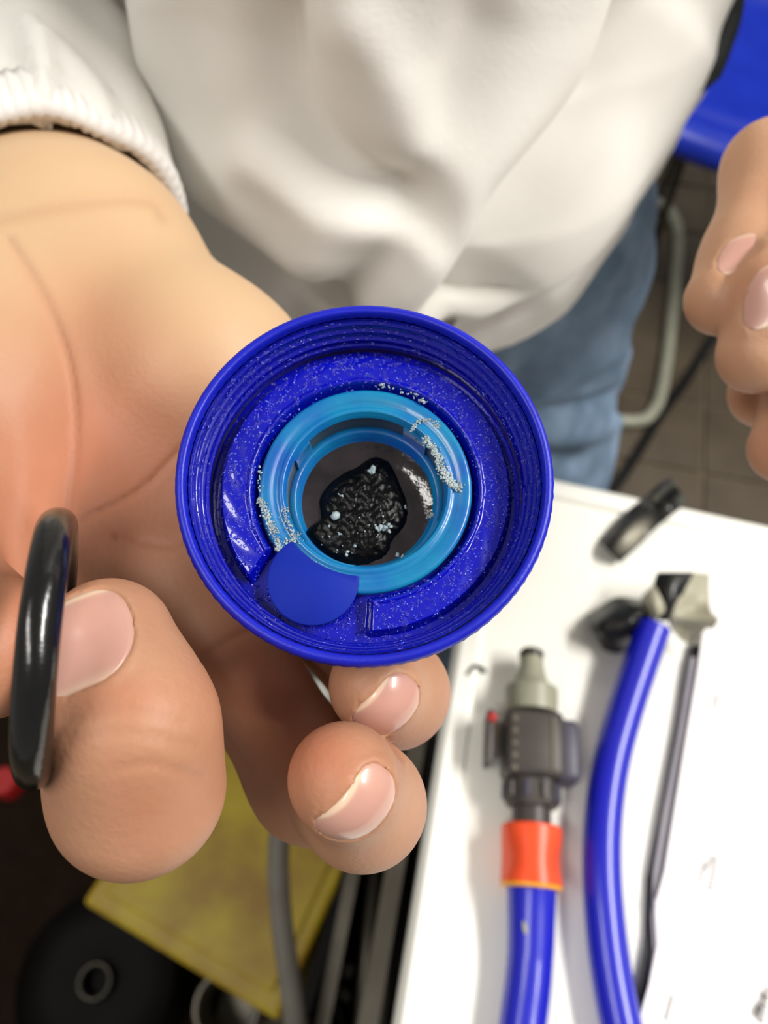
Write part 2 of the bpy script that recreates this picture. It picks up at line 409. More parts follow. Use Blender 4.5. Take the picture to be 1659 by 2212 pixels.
# ------------------------------------------------------------------ filter insert
ins = empty('filter_insert', 'light blue translucent filter insert with a round tab, seated inside the blue cap', 'filter')
ins.matrix_world = MC
prof = [(18.35, -10.2), (18.45, -8.6), (18.3, -8.15), (17.8, -8.0), (16.4, -8.0), (16.1, -8.3), (15.1, -8.35), (14.9, -8.1), (14.35, -8.05), (14.1, -8.25), (14.0, -9.6), (13.8, -9.7), (13.8, -10.2)]
o = fixn(mesh_obj('flange', *lathe([(r * mm, z * mm) for r, z in prof], 180), M['insert'], ins))
prof = [(14.1, -15.2), (14.1, -14.4), (12.9, -14.3), (12.6, -14.5), (12.5, -16.4), (11.9, -16.7), (11.8, -17.2), (11.4, -22), (0.01, -22.4)]
fixn(mesh_obj('basket_ring', *lathe([(r * mm, z * mm) for r, z in prof], 144), M['insert'], ins))
def arcwall(a0, a1, r0, r1, z0, z1, n=16):
    V, F = [], []
    for i in range(n + 1):
        a = R(a0 + (a1 - a0) * i / n)
        for r, z in ((r0, z0), (r0, z1), (r1, z1), (r1, z0)): V.append((r * math.cos(a) * mm, r * math.sin(a) * mm, z * mm))
    for i in range(n):
        for k in range(4): F.append([i * 4 + k, i * 4 + (k + 1) % 4, i * 4 + 4 + (k + 1) % 4, i * 4 + 4 + k])
    F += [[0, 1, 2, 3], [n * 4 + k for k in (3, 2, 1, 0)]]
    return V, F
ribs = [(38, 60), (138, 156), (222, 262), (318, 336)]
for a0, a1 in ribs: fixn(mesh_obj('rib', *arcwall(a0, a1, 13.4, 14.3, -14.5, -9.9), M['insert'], ins, sharp=40))
for k in range(4):
    a0 = ribs[k][1]; a1 = ribs[(k + 1) % 4][0] + (360 if k == 3 else 0)
    o = fixn(mesh_obj('gauze_panel', *arcwall(a0, a1, 13.9, 14.2, -14.5, -9.9, 24), M['window'], ins, sharp=40))
    if k == 0: o['label'] = 'grey gauze window between ribs'
# tab
ta = R(242); tx, ty = 18.3 * math.cos(ta), 18.3 * math.sin(ta); V, F = [], []
nn = 56; ring = []
for k in range(nn):
    a = 2 * math.pi * k / nn; ring.append((tx + 7.6 * math.cos(a), ty + 7.6 * math.sin(a)))
V = [(x * mm, y * mm, -8.55 * mm) for x, y in ring] + [(x * mm, y * mm, -7.75 * mm) for x, y in ring] + [((tx + (x - tx) * .97) * mm, (ty + (y - ty) * .97) * mm, -7.6 * mm) for x, y in ring]
F = [[k, (k + 1) % nn, nn + (k + 1) % nn, nn + k] for k in range(nn)] + [[nn + k, nn + (k + 1) % nn, 2 * nn + (k + 1) % nn, 2 * nn + k] for k in range(nn)] + [[2 * nn + k for k in range(nn)], [k for k in range(nn)][::-1]]
keep = [f for f in F]
# cut the tab back so that it does not cover the hole
V = np.array(V); rr = np.hypot(V[:, 0], V[:, 1]); k_ = rr < .0156
V[k_, :2] *= (.0156 / rr[k_])[:, None]
o = fixn(mesh_obj('tab', V, keep, M['tab'], ins, sharp=40)); o['label'] = 'round darker blue matt tab'

# gel and black lump in the basket
g = empty('black_sludge', 'wet black lump with pale grit in clear gel, inside the filter insert', 'sludge'); g.matrix_world = MC
n1, n2 = 96, 30; V, F = [], []
for j in range(n1):
    a = 2 * math.pi * j / n1
    for i in range(n2):
        r = 12.1 * (i + .02) / (n2 - 1)
        z = -17.3 + .08 * math.sin(r * 1.1 + 2 * a) + .12 * math.cos(3 * a + r) * r / 11 + .5 * (r / 11.6) ** 4
        V.append((r * math.cos(a) * mm, r * math.sin(a) * mm, z * mm))
for j in range(n1):
    k = (j + 1) % n1
    for i in range(n2 - 1): F.append([j * n2 + i, k * n2 + i, k * n2 + i + 1, j * n2 + i + 1])
o = fixn(mesh_obj('gel', V, F, M['gel'], g)); o['label'] = 'clear brownish gel'
# lump outline traced in the cap's own frame (mm)
def capxy(px, py, z):
    # where a picture ray meets the plane local z (mm)
    c0 = np.array([0, 0, CAMZ]); r = c2w(cs(px, py, 1.0)) - c0
    n = Rc[:, 2]; p0 = CC + n * z * mm; t = np.dot(p0 - c0, n) / np.dot(r, n); P = c0 + r * t - CC
    return np.array([P @ Rc[:, 0], P @ Rc[:, 1]]) / mm
outl = [capxy(px, py, -16.6) for px, py in [(812, 986), (838, 995), (862, 1040), (880, 1090), (876, 1130), (850, 1165), (835, 1200), (790, 1225), (740, 1224), (690, 1205), (650, 1165), (665, 1140), (692, 1120), (690, 1080), (706, 1050), (740, 1022), (775, 1005), (795, 990)]]
oc = catmull(outl, 8, True); cen = oc.mean(0); nq = len(oc); V, F = [], []; rings = 40
noise = RNG.normal(0, 1, (nq, rings + 1))
for _ in range(2): noise = (noise + np.roll(noise, 1, 0) + np.roll(noise, -1, 0) + np.roll(noise, 1, 1)) / 2.6
for i in range(rings + 1):
    f = i / rings
    for j in range(nq):
        p = cen + (oc[j] - cen) * f; rr = np.hypot(*p)
        if rr > 12.2: p = p * 12.2 / rr
        z = -14.9 - 2.2 * f ** 5 + .16 * math.sin(p[0] * 2.1 + 1.7 * math.sin(p[1] * 1.3)) * math.sin(p[1] * 2.4 + 1.3 * math.sin(p[0] * 1.9)) + .03 * math.sin(p[0] * 6.3 + 2 * math.sin(p[1] * 4)) * math.sin(p[1] * 5.7)
        V.append((p[0] * mm, p[1] * mm, z * mm))
for i in range(rings):
    for j in range(nq):
        k = (j + 1) % nq; F.append([i * nq + j, i * nq + k, (i + 1) * nq + k, (i + 1) * nq + j])
o = fixn(mesh_obj('lump', V, F, M['black'], g)); o['label'] = 'wet black lump'
def blobs(spec, name, m, parent, seed=1):
    rnd = random.Random(seed); parts = []
    for x, y, z, s in spec:
        P = IV * (1 + np.array([[rnd.uniform(-.35, .35)] for _ in IV])) * np.array([s * rnd.uniform(.8, 1.5), s * rnd.uniform(.7, 1.2), s * .4])
        q = rnd.uniform(0, 6.28); c, s2 = math.cos(q), math.sin(q); P = P @ np.array([[c, s2, 0], [-s2, c, 0], [0, 0, 1]])
        parts.append(((P + np.array([x, y, z])) * mm, IF))
    o = mesh_obj(name, *join(parts), m, parent); o['kind'] = 'stuff'; return o
sp_ = []
def cluster(px, py, z, n, spread, s0):
    c = capxy(px, py, z)
    for _ in range(n): sp_.append((c[0] + random.gauss(0, spread), c[1] + random.gauss(0, spread * .7), z + random.uniform(-.1, .15), abs(random.gauss(s0, s0 * .4)) + .05))
for a in [(828, 1140, -14.6, 26, .55, .28), (802, 1016, -15, 10, .4, .26), (724, 1113, -14.6, 2, .1, .45), (738, 1068, -14.8, 4, .3, .2), (712, 1138, -14.6, 2, .1, .3), (864, 1200, -16.6, 5, .25, .3), (750, 1195, -15, 5, .5, .2), (766, 1180, -14.8, 2, .1, .3), (874, 1095, -16.6, 3, .2, .2), (930, 1115, -16.6, 6, .3, .25), (785, 1120, -14.7, 14, 2.6, .09), (730, 1165, -14.8, 10, 1.8, .08)]: cluster(*a)
blobs(sp_, 'grit', M['grit'], g)
sp_ = []
def band(pts, z, n, spread, s0):
    c = np.array([capxy(px, py, z) for px, py in pts]); c = catmull(c, 10)
    for _ in range(n):
        p = c[random.randrange(len(c))]; sp_.append((p[0] + random.gauss(0, spread), p[1] + random.gauss(0, spread), z + random.uniform(-.05, .12), abs(random.gauss(s0, s0 * .45)) + .04))
band([(562, 1080), (575, 1110), (592, 1150), (612, 1200), (640, 1222)], -7.98, 420, .36, .12)
band([(616, 1100), (622, 1130), (640, 1165), (600, 1180), (660, 1215), (680, 1218)], -7.98, 240, .36, .10)
band([(918, 948), (940, 975), (955, 1010), (972, 1040), (990, 1052)], -7.98, 480, .40, .13)
band([(890, 928), (905, 912), (930, 908), (948, 922)], -7.98, 110, .2, .09)
band([(560, 1010), (560, 1060)], -7.95, 20, .2, .12)
band([(820, 832), (880, 850), (920, 870)], -7.5, 46, .3, .11)
o = blobs(sp_, 'white_deposit', M['grit'], ins, 3); o['label'] = 'chalky white deposit crumbs'

# ------------------------------------------------------------------ person: hands
NAILS = []   # (C, a, n, s, W, t1, L)
def frame(C, a, n, W, t1, L):
    a = np.array(a, float); a /= np.linalg.norm(a); n = np.array(n, float); n -= a * (n @ a); n /= np.linalg.norm(n)
    NAILS.append((np.array(C, float), a, n, np.cross(a, n), W, t1, L)); return NAILS[-1]
def nail_mask(P, nl, grow=0.0):
    C, a, n, s, W, t1, L = nl; rel = P - C
    t = rel @ a; u = (rel @ s) / (W / 2 + grow); v = ((t1 - t) / L * 2 - 1) / (1 + 2 * grow / L)
    e = (np.abs(u) ** 2.8 + np.abs(v) ** np.where(v > 0, 2.2, 2.8)); hh = rel @ n
    return e, (hh > .0035) & (hh < .0145)
C_ = cs
# right hand (at the left of the picture)
fingers_R = [
 # index folded up against the ring
 ([C_(120, 1350, .160), C_(298, 1700, .1180), C_(290, 1565, .1125), C_(236, 1388, .1160)], [.0120, .0116, .0107, .0097]),
 # middle
 ([C_(395, 1245, .176), C_(672, 1682, .158), C_(785, 1738, .136), C_(742, 1682, .1185)], [.0125, .0112, .0095, .0086]),
 # ring
 ([C_(560, 1170, .180), C_(850, 1490, .176), C_(852, 1496, .154), C_(812, 1482, .1395)], [.0122, .0105, .0095, .0086]),
 # little
 ([C_(660, 1060, .184), C_(930, 1255, .180), C_(965, 1235, .164)], [.0115, .0092, .0085]),
 # thumb
 ([C_(-130, 1000, .165), C_(-190, 1250, .140), C_(-25, 1400, .122)], [.0150, .0130, .0112]),
]
tipR = [f[0][-1] for f in fingers_R]
nI = frame(tipR[0], tipR[0] - fingers_R[0][0][2], (-.02, -.02, 1), .0142, .0064, .0140)
nM = frame(tipR[1], (-.50, .46, .70), (.44, -.40, .78), .0132, .0060, .0090)
nR = frame(tipR[2], (-.55, .50, .42), (.14, -.18, .95), .0125, .0048, .0098)
palm = [
 (C_(-60, -160, .32), C_(20, 400, .250), .030, .024, .02), (C_(0, -80, .31), C_(145, 430, .244), .030, .0225, .02),
 (C_(20, 400, .250), C_(60, 570, .214), .024, .0225, .02), (C_(145, 430, .244), C_(215, 572, .210), .0225, .0215, .02),
 (C_(222, 565, .208), C_(445, 838, .190), .0215, .0225, .02), (C_(445, 838, .190), C_(640, 1080, .187), .0225, .0150, .018),
 (C_(70, 560, .212), C_(-80, 860, .185), .0225, .0250, .02), (C_(-80, 860, .185), C_(-130, 1040, .165), .0240, .0160, .018),
 (C_(150, 600, .212), C_(230, 1000, .193), .021, .0175, .02), (C_(230, 1000, .193), C_(395, 1245, .176), .0175, .0138, .015),
 (C_(230, 1000, .193), C_(95, 1340, .162), .0175, .0145, .015), (C_(330, 850, .195), C_(560, 1170, .182), .018, .0135, .015),
 (C_(-20, 950, .188), C_(95, 1300, .168), .0160, .014, .015),
]
creases_R = [([(20, 520), (95, 640), (150, 790), (165, 960), (150, 1110)], 9, .0006), ([(-20, 478), (120, 452), (250, 432), (330, 440), (352, 470)], 10, .0005),
             ([(180, 1120), (300, 1060), (400, 960)], 6, .0005),
             ([(250, 1160), (380, 1180), (480, 1150)], 6, .0004), ([(140, 1560), (240, 1530), (400, 1560)], 9, .00022), ([(150, 1600), (260, 1580), (420, 1610)], 9, .00025), ([(250, 1660), (330, 1650), (430, 1680)], 9, .0003),
             ([(440, 1420), (520, 1370), (600, 1350)], 8, .0005)]
def chain(P, js, rs, k=.004):
    d = None
    for a, b, ra, rb in zip(js[:-1], js[1:], rs[:-1], rs[1:]):
        e = rcone(P, a, b, ra, rb); d = e if d is None else smin(d, e, k)
    return d
def hand_raw(P, palm_, fingers):
    d = None
    for a, b, ra, rb, k in palm_:
        e = rcone(P, a, b, ra, rb); d = e if d is None else smin(d, e, k)
    fg = None
    for js, rs in fingers:
        e = chain(P, js, rs, .007); fg = e if fg is None else smin(fg, e, .0008)
    return smin(d, fg, .006)
def detail(P, d, nails, creases):
    near = np.abs(d) < .004
    if near.any():
        Q = P[near]; dd = d[near].copy()
        for nl in nails:
            e, fr = nail_mask(Q, nl); m = (1 - sstep(.80, 1.15, e)) * fr
            e2, _ = nail_mask(Q, nl, .0010); ringm = (1 - sstep(.8, 1.3, e2)) * fr * (1 - m)
            dd = dd + .0006 * m - .00035 * ringm
        px = np.stack([829.5 + Q[:, 0] / -Q[:, 2] * FPX, 1106 - Q[:, 1] / -Q[:, 2] * FPX], -1)
        for poly, wd, amp in creases:
            dd = dd + amp * np.exp(-(polydist(px, catmull(poly, 5)) / wd) ** 2)
        d = d.copy(); d[near] = dd
    return d
fR = lambda P: detail(P, hand_raw(P, palm, fingers_R), [nI, nM, nR], creases_R)
VR, FR = sdf_mesh(fR, (-.175, -.092, -.44), (.035, .36, -.098), .00072)

# left hand (at the right of the picture)
fingers_L = [
 ([C_(1790, 330, .225), C_(1665, 365, .205), C_(1612, 560, .197), C_(1556, 648, .192)], [.0130, .0112, .0102, .0088]),
 ([C_(1850, 480, .225), C_(1730, 480, .196), C_(1672, 640, .186), C_(1634, 766, .186)], [.0130, .0112, .0104, .0094]),
 ([C_(1880, 700, .235), C_(1800, 760, .205), C_(1750, 870, .198), C_(1696, 968, .198)], [.0125, .0108, .0100, .0092]),
 ([C_(1890, 900, .245), C_(1850, 960, .225), C_(1830, 1060, .218)], [.0115, .0098, .0088]),
 ([C_(1950, 420, .225), C_(1800, 620, .245), C_(1700, 800, .225), C_(1650, 850, .212)], [.0150, .0130, .0120, .0095]),
]
ELB_L = w2c([.34, .36, 1.12])
palm_L = [(C_(1850, 380, .235), C_(2050, 400, .25), .016, .022, .02), (C_(1880, 560, .235), C_(2100, 480, .255), .016, .023, .02),
          (C_(1890, 780, .24), C_(2120, 560, .26), .015, .022, .02), (C_(2050, 400, .25), ELB_L, .026, .036, .02), (C_(2120, 520, .26), ELB_L, .024, .036, .02)]
tl = [f[0][-1] for f in fingers_L]
nA = frame(tl[0], (-.2, -.55, .75), (.10, .62, .70), .0085, .0040, .0085)
nB = frame(tl[1], (-.05, -.72, .62), (-.02, .58, .80), .0122, .0030, .0110)
fL = lambda P: detail(P, hand_raw(P, palm_L, fingers_L), [nA, nB], [])
VL, FL = sdf_mesh(fL, (.065, -.05, -.33), (.36, .20, -.165), .0012)

person = empty('person', 'person in a white sweatshirt and faded jeans holding a blue cap and black ring', 'person', (0.0, .40, 0))
def pobj(name, V, F, m, parent=person, **k):
    o = mesh_obj(name, np.asarray(V) - np.array([0, .40, 0]) if parent is person else V, F, m, parent, **k); return o
Vb = np.concatenate([c2w(VR), c2w(VL)]); Fb = np.concatenate([FR, FL + len(VR)])
Q, dd = pix(Vb)
def bl(cx, cy, rx, ry): return np.exp(-(((Q[:, 0] - cx) / rx) ** 2 + ((Q[:, 1] - cy) / ry) ** 2))
isR = np.arange(len(Vb)) < len(VR)
pale = np.clip(1.0 * (1 - sstep(560, 1050, Q[:, 1] - .35 * (Q[:, 0] - 300))) * isR + .2 * ~isR, 0, 1)  # paler upper palm: own skin tone, partly light falloff put into the colour
red = .85 * bl(250, 1000, 260, 200) + .5 * bl(200, 700, 150, 160) + .7 * bl(60, 1350, 90, 300) + .75 * bl(560, 1450, 130, 200) + .7 * bl(700, 1640, 90, 90) + .5 * bl(250, 1500, 120, 50) + .35 * bl(330, 1760, 180, 90)
red = np.where(isR, red + .12, .35 * bl(1640, 610, 60, 50) + .15 + .4 * bl(1700, 960, 80, 80)); red = np.clip(red * .62, 0, 1)
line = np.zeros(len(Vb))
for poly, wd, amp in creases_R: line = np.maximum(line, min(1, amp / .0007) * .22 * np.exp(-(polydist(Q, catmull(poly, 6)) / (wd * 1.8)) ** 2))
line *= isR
body = pobj('body', Vb, Fb, M['skin'], attrs={'pale': pale, 'red': red, 'line': line})
def make_nail(nl, raw, parts_=(22, 22)):
    C, a, n, s, W, t1, L = nl; nu, nv = parts_; P = []; tp = []
    for j in range(nv + 1):
        v = -1 + 2 * j / nv
        for i in range(nu + 1):
            u = -1 + 2 * i / nu
            # square grid mapped onto a superellipse outline
            pw = 2.2 if v > 0 else 2.8
            lim = (1 - abs(v) ** pw * .94) ** (1 / 2.8)
            P.append(C + a * (t1 - (v + 1) / 2 * L) + s * (u * lim * W / 2)); tp.append(1 - (v + 1) / 2)
    P = np.array(P); h = np.full(len(P), .010)
    for _ in range(14):
        h -= np.clip(raw((P + n * h[:, None]).astype(np.float32)), -.004, .004)
    lat = np.abs((P - C) @ s) / (W / 2)
    P1 = P + n * (h + .00005)[:, None]; P0 = P + n * (h - .0009)[:, None]
    V = np.concatenate([P1, P0]); F = []; n0 = len(P1); m = nu + 1
    for j in range(nv):
        for i in range(nu):
            q = [j * m + i, j * m + i + 1, (j + 1) * m + i + 1, (j + 1) * m + i]; F += [q, [x + n0 for x in q[::-1]]]
    for j in range(nv):
        for i in (0, nu): F.append([j * m + i, (j + 1) * m + i, (j + 1) * m + i + n0, j * m + i + n0])
    for i in range(nu):
        for j in (0, nv): F.append([j * m + i, j * m + i + 1, j * m + i + 1 + n0, j * m + i + n0])
    tip = np.clip(sstep(.90, .95, np.array(tp)) * .8 + sstep(.12, .04, np.array(tp)) * .35, 0, 1)
    o = mesh_obj('fingernail', c2w(V) - np.array([0, .40, 0]), F, M['nail'], body, attrs={'tip': np.concatenate([tip, tip])}); fixn(o)
for nl, fg_ in ((nI, fingers_R[0]), (nM, fingers_R[1]), (nR, fingers_R[2]), (nA, fingers_L[0]), (nB, fingers_L[1])):
    make_nail(nl, lambda P: chain(P, *fg_, .007))

# ------------------------------------------------------------------ sweatshirt (torso)
hem = [(-.175, .385), (-.14, .345), (-.10, .285), (-.055, .238), (-.01, .215), (.03, .225), (.056, .244), (.094, .282), (.129, .338), (.160, .395), (.186, .45), (.175, .52), (.08, .54), (-.06, .54), (-.16, .50), (-.195, .44)]
hemc = catmull([np.array([*p, 0]) for p in hem], 16, True)[:, :2]
nh = len(hemc); cxy = hemc.mean(0)
lev = [(.905, .96, 0, 0), (.925, .985, 0, 0), (.945, .975, 0, 0), (.957, 1.02, 0, -.002), (.985, 1.035, 0, -.004), (1.03, 1.04, 0, -.004), (1.08, 1.03, 0, 0.0), (1.16, 1.04, -.005, .0), (1.28, 1.10, -.01, .02), (1.38, 1.10, -.01, .04), (1.44, .8, -.01, .06), (1.47, .4, -.01, .07)]
zz = np.array([l[0] for l in lev]); dense = np.concatenate([np.linspace(.905, 1.15, 90), np.linspace(1.155, 1.47, 30)])
sc = np.interp(dense, zz, [l[1] for l in lev]); ox = np.interp(dense, zz, [l[2] for l in lev]); oy = np.interp(dense, zz, [l[3] for l in lev])
V = np.array([[cxy[0] + (p[0] - cxy[0]) * s + a, cxy[1] + (p[1] - cxy[1]) * s + b, z] for z, s, a, b in zip(dense, sc, ox, oy) for p in hemc])
nl_ = len(dense); idx = np.arange(nl_ * nh).reshape(nl_, nh); nx = np.roll(idx, -1, 1)
F = np.stack([idx[:-1], nx[:-1], nx[1:], idx[1:]], -1).reshape(-1, 4)
Nn = vnormals(V, F)
if (Nn[:, :2] * (V[:, :2] - cxy)).sum() < 0: F = F[:, ::-1]; Nn = -Nn
folds0 = [([(1420, -40), (1340, 200), (1200, 400), (1090, 560), (1000, 740)], 80, -.023), ([(1290, -40), (1180, 200), (1010, 400), (900, 560), (820, 700)], 60, .010),
         ([(1530, 60), (1440, 250), (1330, 420), (1180, 620)], 45, .007),
         ([(215, -20), (255, 200), (330, 380), (480, 540), (620, 640), (800, 740)], 42, -.012), ([(330, -20), (370, 250), (520, 430), (680, 560)], 60, .006),
         ([(590, -20), (620, 180), (700, 330), (800, 400), (890, 430)], 48, -.009), ([(560, 330), (680, 420), (790, 460), (880, 480)], 40, .006), ([(900, 470), (760, 600), (620, 700)], 40, -.005),
         ([(760, 60), (850, 200), (900, 330)], 60, .004), ([(700, 520), (860, 560), (960, 480)], 60, .004), ([(1040, 60), (960, 260), (900, 400)], 50, -.003)]
folds = [(a, b * 1.25, c * 1.25) for a, b, c in folds0]
V = strokes(V, Nn, folds); V[:, 2] -= .014 * sstep(.085, .145, V[:, 0]) * (1 - sstep(1.0, 1.1, V[:, 2])); V[:, 2] -= .022 * sstep(-.04, -.11, V[:, 0]) * (1 - sstep(1.0, 1.1, V[:, 2]))
hemsel = V[:, 2] < .95
zsplit = int((dense < .948).sum())
pobj('sweatshirt', V[idx[zsplit - 1:].ravel()], F[(zsplit - 1) * nh:] - (zsplit - 1) * nh, M['sweater'])
sweat = bpy.data.objects['sweatshirt']
rib = V[:zsplit * nh].copy(); jj = np.tile(np.arange(nh), zsplit)
Nr = Nn[:zsplit * nh]; rib += Nr * (.00012 * np.sin(jj * 2 * np.pi / 3))[:, None]
inner = rib[:nh] - Nr[:nh] * .006; inner2 = inner + np.array([0, 0, .03])
rv = np.concatenate([inner2, inner, rib]); r_ = np.arange(len(rv)).reshape(-1, nh); rn = np.roll(r_, -1, 1)
rf = np.stack([r_[:-1], rn[:-1], rn[1:], r_[1:]], -1).reshape(-1, 4)
fixn(mesh_obj('hem_band', rv - np.array([0, .40, 0]), rf, M['rib'], sweat))
# sleeves
WR = C_(60, 400, .243); WE = C_(-10, -40, .292); SH_R = w2c([-.22, .46, 1.40]); axR = (WE - WR) / np.linalg.norm(WE - WR)
EL = WR + axR * .25
CUFFN = np.array([-.42, .80, -.45]); CUFFN /= np.linalg.norm(CUFFN); CUFFP = np.array([-.088, .0925, -.226])
def slv(P, hole=True):
    q = P - WR; t = q @ axR
    wob = .0022 * np.sin(t * 95 + 2 * np.sin(q[:, 0] * 60)) * sstep(.02, .06, t) + .0012 * np.sin(q[:, 0] * 260 + t * 70)
    a1 = rcone(P, WR + np.array([-.010, 0, 0]) - axR * .06, EL, .0365, .056); a2 = rcone(P, WR + np.array([.008, 0, .002]) - axR * .06, EL, .0350, .049)
    d = smin(smin(a1, a2, .02), rcone(P, EL, SH_R, .062, .075), .02) + wob
    d = np.maximum(d, -((P - CUFFP) @ CUFFN)) if hole else d
    inn = np.minimum(rcone(P, WR + np.array([-.010, 0, 0]) - axR * .10, EL, .0320, .050), rcone(P, WR + np.array([.008, 0, .002]) - axR * .10, EL, .0305, .044))
    return np.maximum(d, -inn)
V, F = sdf_mesh(slv, (-.36, .01, -.50), (.02, .45, -.13), .0026)
Vw = c2w(V); Nn = vnormals(Vw, F)
Vw = strokes(Vw, Nn, [([(60, 60), (100, 180), (120, 300)], 22, .004), ([(115, 180), (118, 300)], 10, -.005), ([(100, 90), (200, 200), (250, 330)], 25, .003), ([(0, 120), (40, 160)], 30, -.003)])
o = mesh_obj('sleeve', Vw - np.array([0, .40, 0]), F, M['sweater'], sweat)
# cuff: a thick ribbed roll round the sleeve end
cp_ = (V - CUFFP) @ CUFFN
def cuffring(n=140):
    # points of the sleeve edge, by angle
    sel = V[np.abs(cp_) < .004]; e1 = np.cross(CUFFN, [0, 0, 1]); e1 /= np.linalg.norm(e1); e2 = np.cross(CUFFN, e1); c = sel.mean(0)
    q = sel - c; ang = np.arctan2(q @ e2, q @ e1); rad = np.hypot(q @ e2, q @ e1); out = []
    for k in range(n):
        a = -math.pi + 2 * math.pi * k / n; dlt = np.abs((ang - a + math.pi) % (2 * math.pi) - math.pi) < .09
        r = np.percentile(rad[dlt], 92) if dlt.any() else .04
        out.append(r)
    out = np.array(out)
    for _ in range(5): out = (out + np.roll(out, 1) + np.roll(out, -1)) / 3
    return c - CUFFN * ((c - CUFFP) @ CUFFN), e1, e2, out
c, e1, e2, rad = cuffring(); n = len(rad); prof = [(-.0055, .014), (.0006, .015), (.0012, .010), (.0012, .002), (.0005, -.0015), (-.002, -.0028), (-.0042, -.0015), (-.005, .002), (-.0055, .014)]
V2, F2 = [], []; m = len(prof); n2 = n * 3
for k in range(n2):
    a = -math.pi + 2 * math.pi * k / n2; r = np.interp(k / 3, np.arange(n + 1), np.append(rad, rad[0])) + .0004 * math.sin(k * 1.2)
    for dr, dz in prof: V2.append(c + (e1 * math.cos(a) + e2 * math.sin(a)) * (r + dr) + CUFFN * dz)
for k in range(n2):
    k2 = (k + 1) % n2
    for i in range(m - 1): F2.append([k * m + i, k2 * m + i, k2 * m + i + 1, k * m + i + 1])
fixn(mesh_obj('cuff', c2w(np.array(V2)) - np.array([0, .40, 0]), F2, M['rib'], sweat))
SH_L = w2c([.22, .50, 1.38])
V, F = sdf_mesh(lambda P: smin(rcone(P, ELB_L - np.array([.03, .01, 0]), ELB_L, .046, .055), rcone(P, ELB_L, SH_L, .056, .075), .02), ELB_L - .10, np.maximum(ELB_L, SH_L) + .10, .006) if False else (None, None)
lo = np.minimum(ELB_L, SH_L) - .10; hi = np.maximum(ELB_L, SH_L) + .10
V, F = sdf_mesh(lambda P: smin(rcone(P, ELB_L - np.array([.03, .01, 0]), ELB_L, .046, .055), rcone(P, ELB_L, SH_L, .056, .075), .02), lo, hi, .006)
mesh_obj('sleeve', c2w(V) - np.array([0, .40, 0]), F, M['sweater'], sweat)
# black strap along both flanks
def ribbon(pts, wd, tk, m, name, parent, off=(0, .40, 0)):
    pts = np.array(pts); T = np.gradient(pts, axis=0); V, F = [], []
    for p, t in zip(pts, T):
        out = np.array([p[0] - cxy[0], p[1] - cxy[1], 0]); out /= np.linalg.norm(out); t = t / np.linalg.norm(t); s = np.cross(t, out); s /= np.linalg.norm(s)
        for a, b in ((-1, 0), (1, 0), (1, 1), (-1, 1)): V.append(p + s * wd / 2 * a + out * tk * b)
    for i in range(len(pts) - 1):
        for k in range(4): F.append([i * 4 + k, i * 4 + (k + 1) % 4, i * 4 + 4 + (k + 1) % 4, i * 4 + 4 + k])
    return fixn(mesh_obj(name, np.array(V) - np.array(off), F, m, parent, smooth=False))
pts = catmull([at(1484, 214, .385), at(1522, 150, .378), at(1552, 90, .374), at(1572, 20, .372), at(1585, -120, .38)], 8)
T = tube(pts, .007, 12, rs=np.interp(np.arange(len(pts)), [0, 8, 16, 33], [.0020, .0090, .0075, .0070])); fixn(pobj('strap', *T, M['strap']))
pts = catmull([at(212, 60, .325), at(196, 20, .325), at(180, -30, .33), at(165, -120, .34)], 8)
T = tube(pts, .007, 12, rs=np.interp(np.arange(len(pts)), [0, 8, 24], [.0020, .0055, .006])); fixn(pobj('strap', *T, M['strap']))

# ------------------------------------------------------------------ jeans
def jf(P):
    hip = rcone(P, (-.07, .39, .86), (.055, .405, .86), .108, .108)
    l1 = smin(rcone(P, (.060, .395, .86), (.105, .370, .66), .102, .083), rcone(P, (.105, .370, .66), (.10, .40, .06), .083, .062), .02)
    l2 = smin(rcone(P, (-.08, .385, .86), (-.10, .36, .48), .104, .080), rcone(P, (-.10, .36, .48), (-.11, .40, .06), .080, .062), .02)
    d = smin(hip, smin(l1, l2, .012), .03)
    d = d + .0016 * np.sin(P[:, 2] * 85 + P[:, 0] * 45) + .0012 * np.sin(P[:, 2] * 150 - P[:, 0] * 70)
    return np.maximum(d, P[:, 2] - .94)
V, F = sdf_mesh(jf, (-.26, .20, .02), (.26, .56, .96), .007)
Nn = vnormals(V, F)
V = strokes(V, Nn, [([(1080, 850), (1180, 800), (1300, 700), (1400, 640)], 20, -.006), ([(1130, 870), (1250, 800), (1400, 740)], 22, .005), ([(1130, 800), (1230, 730), (1350, 600), (1370, 520)], 22, -.005),
                    ([(1150, 900), (1280, 880), (1400, 830)], 18, -.010), ([(1150, 950), (1280, 935), (1380, 880)], 20, .006), ([(1150, 985), (1250, 1000)], 20, -.005), ([(1330, 560), (1290, 700)], 18, .005)])
pobj('jeans', V, F, M['denim'])

